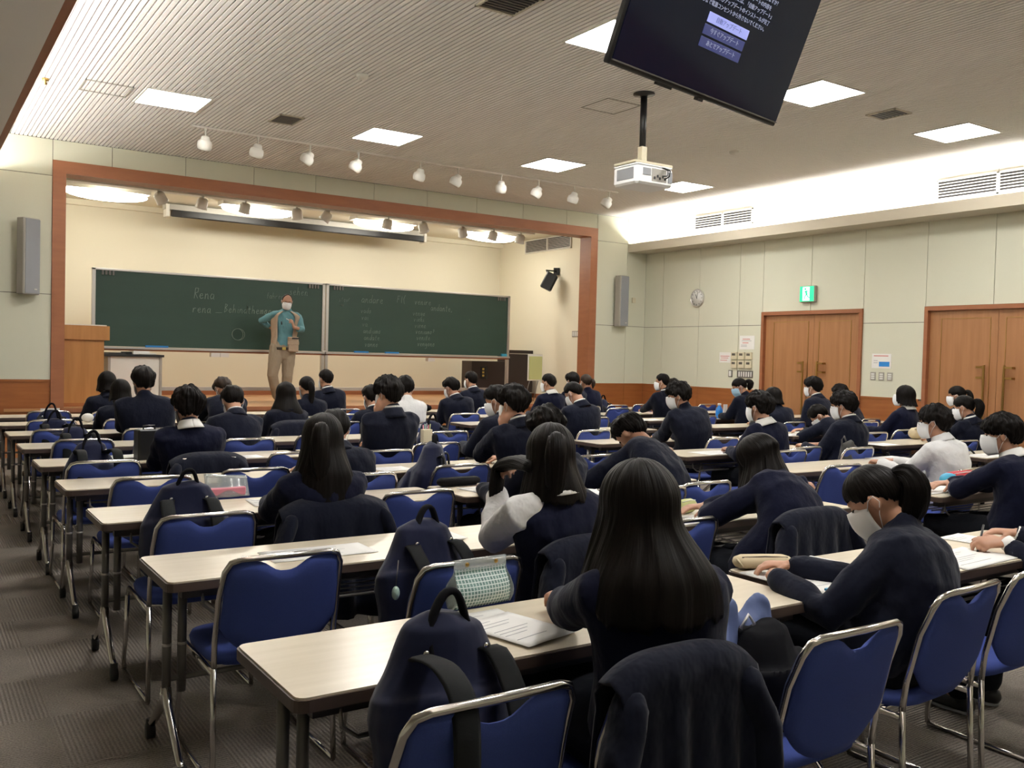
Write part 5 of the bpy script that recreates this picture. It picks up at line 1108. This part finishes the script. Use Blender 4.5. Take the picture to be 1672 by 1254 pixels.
jacket(1.62, 3.83, 'dark jacket hung behind the half-up haired girl', .50, .83, .5, 4.4); jacket(1.62, 5.87, 'black jacket over the chair of the boy in navy sweater', .47, .82, .4, 5.); jacket(3.06, 8.21, 'dark jacket over the chair of the loose-haired girl', .46, .83, .4, 6.)

# ================================================================ bags
def soft(mb_fn, name, m, par, vox, sm, disp, sc_, seed, off=(0, 0, 0)):
    mb = MB(); mb_fn(mb); o = mb.build(name, m, par, off); remesh(o, vox, sm, disp, sc_, seed); return o
def strap_tube(pts, par, m='strap', w=.030, t=.006, name='strap', upv=None):
    P = [Vector(p) for p in pts]; Q = []
    for i in range(len(P)-1):
        a, b, c, d = P[max(i-1, 0)], P[i], P[i+1], P[min(i+2, len(P)-1)]
        for f in (0, .25, .5, .75): Q.append(.5*((2*b)+(c-a)*f+(2*a-5*b+4*c-d)*f*f+(3*b-a-3*c+d)*f**3))
    Q.append(P[-1])
    g = MB(); g.tube(Q, [(t, w)]*len(Q), 8, upv=upv); return g.build(name, m, par)
def backpack(loc, rz, lab, h=.42, w=.34, d=.22, m='bag', near=1, lean=.08, seed=0., hook=True, strap='strap', straps=True):
    """upright rucksack, its strap side towards -y"""
    e = empty('backpack', loc, rz, lab, 'backpack')
    def body(mb):
        mb.rtube([(0, 0, .10), (0, lean*.2, .18), (0, lean*.6, h*.62), (0, lean, h-.13), (0, lean, h-.07)], [(w*.48, d*.50), (w*.50, d*.52), (w*.49, d*.48), (w*.45, d*.42), (w*.36, d*.34)], 20, upv=(0, 1, 0))
        mb.ell((0, 0, .09), (w*.5, d*.5, .09)); mb.rtube([(0, d*.42, .10), (0, d*.48, .18), (0, d*.42, .22)], [(w*.36, .05), (w*.38, .055), (w*.34, .04)], 14, upv=(0, 1, 0))
    b = soft(body, 'main_body', m, e, .008 if near else .014, 4, .016, 6., seed)
    zz = MB()
    if 0: zz.tube([(math.sin(a)*w*.50, lean*.75+.01+d*.10, .16+(h-.20)*max(0, math.cos(a*.5))**.8) for a in np.linspace(-2.4, 2.4, 22)], .006, 6)
    if not straps: return e
    strap_tube([(-.055, lean-d*.22, h-.055), (-.045, lean-d*.1, h+.01), (-.008, lean-d*.05, h+.075), (.028, lean-d*.05, h+.075), (.05, lean-d*.1, h+.0), (.06, lean-d*.22, h-.055)], e, 'blackfab', .017, .009, 'handle', upv=(0, 1, 0))
    if straps:
        for s in (-1, 1):
            hk = hook if hook != 'left' else s < 0
            pts = [(s*.07, lean-d*.15, h-.06), (s*.095, lean-d*.35, h-.045), (s*.10, -d*.62, h-.13), (s*.105, -d*.78, h-.26), (s*.11, -d*.70, .06)] if not hk else [(s*.07, lean-d*.15, h-.06), (s*.09, lean-d*.38, h-.035), (s*.098, -d*.80, h-.015), (s*.10, -d*1.18, h-.06), (s*.105, -d*1.30, h-.20), (s*.108, -d*1.28, h-.34)]
            strap_tube(pts, e, strap, .030, .006, 'shoulder_strap', upv=(1, 0, 0))
    for s in (-.075, .075):
        g = MB(); g.lathe([(.008, 0), (.008, .003), (.005, .005)], 10, (s, lean-d*.30, h-.035), Matrix.Rotation(PI/2, 3, 'X')); g.build('rivet', 'chrome', e)
    return e
e = backpack((1.06, 1.83, .44), -.10, 'navy backpack with black straps and carry loop on the nearest chair', .405, .37, .26, lean=.03, seed=3., hook='left')
e = backpack((1.60, 2.93, .44), .12, 'navy backpack with studs on the chair before the clear grid pouch', .40, .40, .24, lean=.03, seed=5., hook=False)
o = MB().ell((-.20, -.10, .22), (.014, .014, .024)).build('charm', 'mint', e); MB().tube([(-.20, -.10, .24), (-.185, -.09, .33)], .002, 5).build('charm_cord', 'steel', o)
backpack((1.06, 4.165, .44), -.05, 'black and navy backpack on the aisle chair of the third row', .415, .40, .24, lean=.04, seed=7., hook=False)
backpack((1.00, 6.21, .44), 0, 'dark backpack with straps over the aisle chair, fifth row', .42, .34, .22, seed=9., near=0)
backpack((2.86, 5.30, .44), .9, 'slouching navy bag with a thin loop, middle of the fourth row', .43, .40, .24, lean=-.05, seed=11., hook=False)
backpack((2.10, 1.76, .44), .2, 'dark slumped backpack on the chair right of the draped jacket', .27, .36, .20, m='blackfab', lean=.02, seed=13., hook=False, straps=False)
fl = empty('gym_bag', (2.00, 1.84, .52), 0, 'pale slate-blue cloth bag stuffed between desk and chair, light cord at its neck', 'bag')
soft(lambda mb: (mb.rtube([(-.10, 0, .05), (-.06, 0, .16), (-.02, .0, .24)], [(.13, .08), (.10, .06), (.055, .03)], 14, upv=(0, 1, 0)), mb.rtube([(.06, 0, .06), (.09, 0, .18), (.13, 0, .235)], [(.12, .08), (.09, .05), (.05, .02)], 14, upv=(0, 1, 0)), mb.ell((0, 0, .03), (.17, .09, .09))), 'bag_body', 'bag2', fl, .008, 3, .02, 9., 3.)
MB().tube([(.0, -.05, .20), (.02, -.06, .24), (.045, -.06, .21), (.035, -.055, .15), (.02, -.05, .12)], .005, 6).build('cord', 'cuff', fl)
for x, y, lab, sd in ((1.11, 7.62, 'dark backpack on the aisle chair, sixth row', 1.), (1.08, 8.56, 'dark backpack with two straps, aisle chair of the seventh row', 2.), (1.18, 9.62, 'dark bag with thin loop on the aisle chair near the stage', 3.), (4.14, 7.48, 'dark bag behind the chair next to the pens', 4.), (9.0, 10.9, 'black bag slumped on a front-row chair at the right', 5.), (7.0, 8.66, 'dark bag between the leaning boy and the sweater boy', 6.)):
    backpack((x, y, .44), .0, lab, .40, .34, .22, near=0, seed=sd, hook=sd in (1., 2.), strap='strap')
o = backpack((8.05, 4.72, .44), .3, 'navy backpack with a small teddy charm by the white-shirted boy', .40, .34, .22, near=0, seed=8., hook=False)
t = MB(); t.ell((-.22, -.10, .24), (.045, .04, .045)); t.ell((-.22, -.10, .17), (.05, .04, .055)); t.ell((-.255, -.10, .285), (.015, .01, .015)); t.ell((-.185, -.10, .285), (.015, .01, .015)); t.ell((-.28, -.11, .15), (.02, .02, .03)); t.ell((-.16, -.11, .15), (.02, .02, .03)); o2 = t.build('teddy_charm', 'beige', o); remesh(o2, .008, 1)
# dark green cloth bag hung on a chair
e = empty('cloth_bag', (6.62, 4.80, .42), 0, 'dark grey-green cloth bag hanging over a chair back, centre block', 'bag')
soft(lambda mb: mb.rtube([(0, 0, .06), (0, 0, .22), (-.02, .0, .36)], [(.13, .06), (.14, .055), (.11, .04)], 14, upv=(0, 1, 0)), 'bag_body', 'sock', e, .012, 3, .02, 9., 4.)
MB().tube([(-.10, 0, .37), (-.11, 0, .44), (-.08, 0, .47), (-.05, 0, .42), (-.05, 0, .37)], .007, 6).build('handle', 'sock', e)
# upright black case on a fifth-row desk
e = empty('briefcase', (1.44, 6.72, .70), .15, 'upright black case standing on the desk before the boy in navy sweater', 'case')
MB().box(-.09, -.05, 0, .09, .05, .21, .012).build('case_body', 'black', e); MB().tube([(-.04, 0, .21), (-.04, 0, .235), (.04, 0, .235), (.04, 0, .21)], .006, 6).build('handle', 'black', e); MB().box(.02, -.056, .07, .04, -.05, .085, .002).build('clasp', 'chrome', e)

# ================================================================ papers and small things on the desks
DZ_ = .7005
def snap(p, l):
    k = min(NEAR, key=lambda q: abs(NEAR[q]+TD/2-p.y)); h = max(0, TD/2-l*.5-.01); p.y = min(max(p.y, NEAR[k]+TD/2-h), NEAR[k]+TD/2+h)
    t = [x for kk, b, x in TABS if kk == k]; x0 = min(t, key=lambda q: abs(q+TL/2-p.x)); p.x = min(max(p.x, x0+.12), x0+TL-.12); return p
def sheet(px, py, w, l, a, lab, m='paper', n=1, lines=True, z=0., grp=None, name='paper_sheet'):
    p = snap(up(px, py, .7005), l); e = empty(name, (p.x, p.y, DZ_+z), a, lab, 'paper', grp)
    sd = px*.01; hh = lambda u, v: .0012*n+.0022*max(0, nz(u*2+sd, v*2, sd))+.010*max(0, (u-.85))*(1 if n > 1 else .2)
    for k in range(n):
        g = MB(); g.grid(lambda u, v: Vector(((u-.5)*w+k*.006, (v-.5)*l, hh(u, v)-.0011*(n-1-k)+.0003)), 8, 8, .0006); g.build('sheet', m, e)
    if lines:
        g = MB()
        for r_ in range(9):
            if r_ % 4 == 3: continue
            ln = .35+.4*((r_*37) % 10)/10; v0 = .86-.08*r_
            g.grid(lambda u, v: Vector(((.1+ln*u-.5)*w+(n-1)*.006, (v0+v*.003/l-.5)*l, hh(.1+ln*u, v0)+.0011)), 6, 1, .0003)
        tag(g.build('print_lines', 'print', e), kind='stuff')
    return e
sheet(775, 1020, .30, .21, .02, 'printed worksheet under the clear grid pouch, nearest desk'); sheet(845, 1030, .21, .27, .25, 'printed worksheet beside the nearest girl\'s sleeve', z=.006)
sheet(1290, 950, .25, .36, .0, 'open workbook under the bent-over student\'s arm, blue clip at its corner', n=3); sheet(1345, 922, .21, .28, .12, 'white sheet behind the bent-over student\'s arm')
sheet(1640, 925, .42, .24, .06, 'large sheet before the writing hand at the right edge', n=2); sheet(1580, 880, .20, .26, .1, 'sheet under the writing hand')
sheet(520, 902, .42, .20, .0, 'wide printed sheet behind the large aisle chair'); sheet(700, 880, .26, .16, .0, 'closed notebook on the second-row desk', n=4)
sheet(790, 800, .22, .24, .1, 'worksheet right of the black pencil case', n=2); sheet(440, 820, .20, .24, -.1, 'worksheet left of the girl with half-up hair'); sheet(640, 766, .24, .20, .05, 'small stack of paper on the fourth-row desk', n=2)
sheet(1130, 850, .24, .20, 0, 'paper beside the yellow-green pouch'); sheet(1215, 745, .48, .26, 0, 'wide white sheet with a pen on it, centre block', n=2); sheet(1520, 800, .46, .26, 0, 'white sheet in front of the bowl-haircut boy', n=2)
sheet(1420, 745, .40, .20, 0, 'white sheet left of the white-shirted boy', n=2); sheet(1330, 706, .50, .26, 0, 'white sheet on the desk behind the sweater boy'); sheet(1480, 733, .3, .2, 0, 'paper under the flowered pouch')
sheet(190, 745, .24, .2, .2, 'thick open book on the fifth-row desk, left block', n=6); sheet(405, 746, .2, .18, .1, 'white sheet right of the draped black jacket'); sheet(1040, 690, .4, .22, 0, 'white sheet before the masked boy in profile'); sheet(1210, 685, .5, .2, 0, 'white sheet beside the blue bottle'); sheet(705, 676, .22, .2, 0, 'white sheet left of the reading boy'); sheet(1260, 715, .4, .22, 0, 'white sheet far right of the leaning boy')
sheet(1625, 746, .4, .25, 0, 'paper on the desk at the right edge behind the bowl haircut'); sheet(130, 702, .2, .2, 0, 'paper on the seventh-row desk')
def pencase(px, py, w, h, d, a, m, lab, zipm='black', name='pencil_case'):
    p = snap(up(px, py, .7005), .1); e = empty(name, (p.x, p.y, DZ_), a, lab, 'pencil case')
    g = MB(); g.rtube([(-w/2+h*.35, 0, h/2), (0, 0, h/2), (w/2-h*.35, 0, h/2)], [(d/2, h/2*.96), (d/2, h/2), (d/2, h/2*.96)], 14, upv=(0, 0, 1)); b = g.build('case_body', m, e)
    MB().tube([(-w/2+.01, -d*.25, h*.86), (0, -d*.28, h*.93), (w/2-.01, -d*.25, h*.86)], .003, 6).build('zip', zipm, e); return e
pencase(745, 792, .27, .055, .08, .05, 'blackfab', 'large black pencil case on the third-row desk'); 
e = pencase(1243, 928, .20, .055, .09, -.45, 'beige', 'beige canvas pencil case with a side strap on the nearest desk', 'edge')
MB().tube([(-.10, -.02, .02), (-.115, -.04, .045), (-.10, -.06, .02)], .008, 6, flat=.4).build('side_strap', 'beige', e)
pencase(1120, 838, .13, .075, .07, .2, 'lime', 'yellow-green printed pouch beside the empty chair', 'cuff'); pencase(1487, 716, .22, .13, .12, .1, 'beige', 'cream flowered pouch before the bob-haired girl'); 
e = pencase(1568, 790, .30, .09, .12, .05, 'red', 'red and light blue pencil pouch in front of the bowl-haircut boy', 'cuff'); MB().ell((-.15, 0, .04), (.06, .06, .042)).build('blue_end', 'cyan', e)
pencase(697, 674, .36, .10, .14, 0, 'blackfab', 'dark pencil case with red lid left of the reading boy', 'red'); pencase(1046, 670, .22, .12, .12, 0, 'pink', 'bright pink box on a front desk at the right')
pencase(1205, 742, .16, .012, .012, -.1, 'steel', 'grey pen lying on the wide white sheet', 'black', 'pen')
# transparent pouches
p = up(370, 811, .7005); e = empty('zip_bag', (p.x, p.y, DZ_), .05, 'clear zip bag with pink contents on the fourth-row desk', 'bag')
MB().box(-.10, -.02, 0, .10, .02, .05, .008).build('contents', 'pink', e); g = MB(); g.grid(lambda u, v: Vector(((u-.5)*.23, -.03+.05*v+.006*math.sin(u*9), .002+.115*v-.02*(u-.4)*v)), 12, 6, .002); g.build('film', 'clear', e); MB().tube([(-.11, .022, .112), (.11, .022, .094)], .003, 6).build('zip_strip', 'cuff', e)
# clear grid pouch on the nearest desk: bulging body, folded top with two studs
p = (up(745, 1000, .7005)+up(838, 985, .7005))/2; e = empty('grid_pouch', (p.x, p.y+.035, DZ_), .06, 'clear pouch with white grid and two studs standing on the nearest desk', 'pouch')
def gp(u, v):
    a = v; z = .002+.118*a; wid = .105*(1-.10*a); bul = .040*math.sin(PI*min(1, a*.9+.12))*(1-a**4); return Vector(((2*u-1)*wid, -bul*(1-.35*(2*u-1)**4), z))
g = MB(); nu, nv = 16, 10
for sgn in (1, -1):
    vs_ = [Vector((q.x, q.y*sgn, q.z)) for q in (gp(i/nu, j/nv) for i in range(nu+1) for j in range(nv+1))]; fs = [(i*(nv+1)+j, (i+1)*(nv+1)+j, (i+1)*(nv+1)+j+1, i*(nv+1)+j+1) for i in range(nu) for j in range(nv)]
    g.add(vs_, fs if sgn > 0 else [f[::-1] for f in fs], True)
g.uv = [(v[0], v[2]) for v in g.v]; g.build('grid_panel', 'grid', e)
for s in (-1, 1): g = MB(); g.grid(lambda u, v: Vector((s*(.105*(1-.10*v)+.004), (2*u-1)*.040*math.sin(PI*min(1, v*.9+.12))*(1-v**4), .002+.118*v)), 6, 8, .001); g.build('side_panel', 'clear', e)
g = MB(); g.box(-.098, -.006, .116, .098, .006, .150, .003); g.build('top_fold', 'clear', e)
for s in (-.055, .055): MB().lathe([(.007, 0), (.007, .003), (.004, .005)], 12, (s, -.006, .135), Matrix.Rotation(PI/2, 3, 'X')).build('stud', 'brass', e)
MB().tube([(-.05, 0, .03), (.07, .005, .10)], .0045, 6).build('pencil', 'lime', e); MB().tube([(-.06, .012, .05), (.06, .01, .045)], .0045, 6).build('pencil', 'pink', e)
# pens in a cream holder
p = up(696, 722, .7005); e = empty('pen_holder', (p.x, p.y, DZ_), 0, 'cream pen holder with coloured pens, left block by the aisle', 'pen holder')
MB().box(-.045, -.03, 0, .045, .03, .115, .004).build('holder', 'cream', e)
for i, m_ in enumerate(('pink', 'mint', 'print', 'pink', 'green')): MB().tube([(-.03+i*.015, 0, .06), (-.033+i*.018, .004, .155+.008*(i % 3))], .004, 6).build('pen', m_ if m_ != 'green' else 'lime', e)
p = up(1174, 683, .7005); e = empty('drink_bottle', (p.x, p.y, DZ_), 0, 'blue drink bottle on a right-block desk', 'bottle')
MB().lathe([(.045, 0), (.05, .01), (.05, .11), (.035, .15), (.022, .165), (.022, .18)], 18).build('bottle_body', 'bluegloss', e); MB().lathe([(.025, .178), (.025, .205), (.02, .208)], 16).build('cap', 'cuff', e)
o = MB().box(-.03, -.015, 0, .03, .015, .19, .004).build('pen_case', 'cuff', None, loc=(p.x+.14, p.y+.02, DZ_)); tag(o, 'upright pale case right of the blue drink bottle', 'case')
p = up(143, 689, .7005); o = MB().ell((0, 0, .045), (.06, .045, .045)).build('tissue_roll', 'cuff', None, loc=(p.x, p.y, DZ_)); tag(o, 'white round pouch on a front desk near the aisle', 'pouch'); o = MB().box(-.07, -.03, 0, .07, .03, .05, .01).build('pencil_case', 'blackfab', None, loc=(p.x+.13, p.y-.02, DZ_)); tag(o, 'small black case right of the white round pouch', 'pencil case')
# bits on the nearest desks
p = up(1352, 970, .7005); o = MB().box(-.012, -.008, 0, .012, .008, .008, .002).build('clip', 'cyan', None, loc=(p.x, p.y, DZ_+.012)); tag(o, 'small light blue clip at the workbook corner', 'clip')
p = up(1553, 804, .7005); o = MB().tube([(-.03, 0, .008), (.03, 0, .008)], .008, 8).build('glue_stick', 'blueprint', None, loc=(p.x, p.y, DZ_+.008)); tag(o, 'small blue glue stick on the sheet before the bowl-haircut boy', 'glue stick')
# pen of the writing hand, eraser beside
root, J, arms = g3; W2 = arms[0][2]; hd = J['HL'][0].normalized(); tip = W2+hd*.12; tip.z = .705
o = MB().tube([tip, tip+Vector((.075, .02, .105))], .0045, 8).build('pencil', 'black', None); tag(o, 'black mechanical pencil in the writing hand at the right edge', 'pencil')
p = up(1606, 888, .7005); o = MB().box(-.022, -.008, 0, .022, .008, .012, .003).build('eraser', 'sock', None, loc=(p.x, p.y, DZ_+.01)); tag(o, 'small grey eraser by the writing hand', 'eraser')

# ================================================================ bake the soft shapes
def bake():
    bpy.context.view_layer.update(); dg = bpy.context.evaluated_depsgraph_get(); res = []
    for o, disp, dsc, seed in BAKE:
        ev = o.evaluated_get(dg); me = bpy.data.meshes.new_from_object(ev, preserve_all_data_layers=False, depsgraph=dg); res.append(me)
    for (o, disp, dsc, seed), me in zip(BAKE, res):
        if disp:
            n = len(me.vertices); co_ = np.empty(n*3, dtype=np.float32); no_ = np.empty(n*3, dtype=np.float32)
            me.vertices.foreach_get('co', co_); me.vertices.foreach_get('normal', no_); co_ = co_.reshape(-1, 3); no_ = no_.reshape(-1, 3); d = np.empty(n, dtype=np.float32)
            for i in range(n):
                c = co_[i]; a = noise.noise(Vector((c[0]*dsc+seed, c[1]*dsc, c[2]*dsc*.8))); b = noise.noise(Vector((c[0]*dsc*2.1, c[1]*dsc*2.1+seed, c[2]*dsc*1.2))); d[i] = (1-2*abs(a))*.6-.3+b*.4
            co_ += no_*(d*disp)[:, None]; me.vertices.foreach_set('co', co_.ravel())
        me.polygons.foreach_set('use_smooth', [True]*len(me.polygons)); old = o.data; m_ = old.materials[0]; o.modifiers.clear(); o.data = me
        if not me.materials: me.materials.append(m_)
        me.name = o.name; bpy.data.meshes.remove(old)
bake()
# writing becomes mesh
bpy.context.view_layer.update(); dg = bpy.context.evaluated_depsgraph_get()
for t in TEXTS:
    me = bpy.data.meshes.new_from_object(t.evaluated_get(dg), depsgraph=dg); n = t.name; par = t.parent; mt_ = t.data.materials[0]; ml = t.matrix_local.copy()
    bpy.data.objects.remove(t); o = link(n, me, par); o.matrix_local = ml; o['kind'] = 'stuff'
    if not me.materials: me.materials.append(mt_)
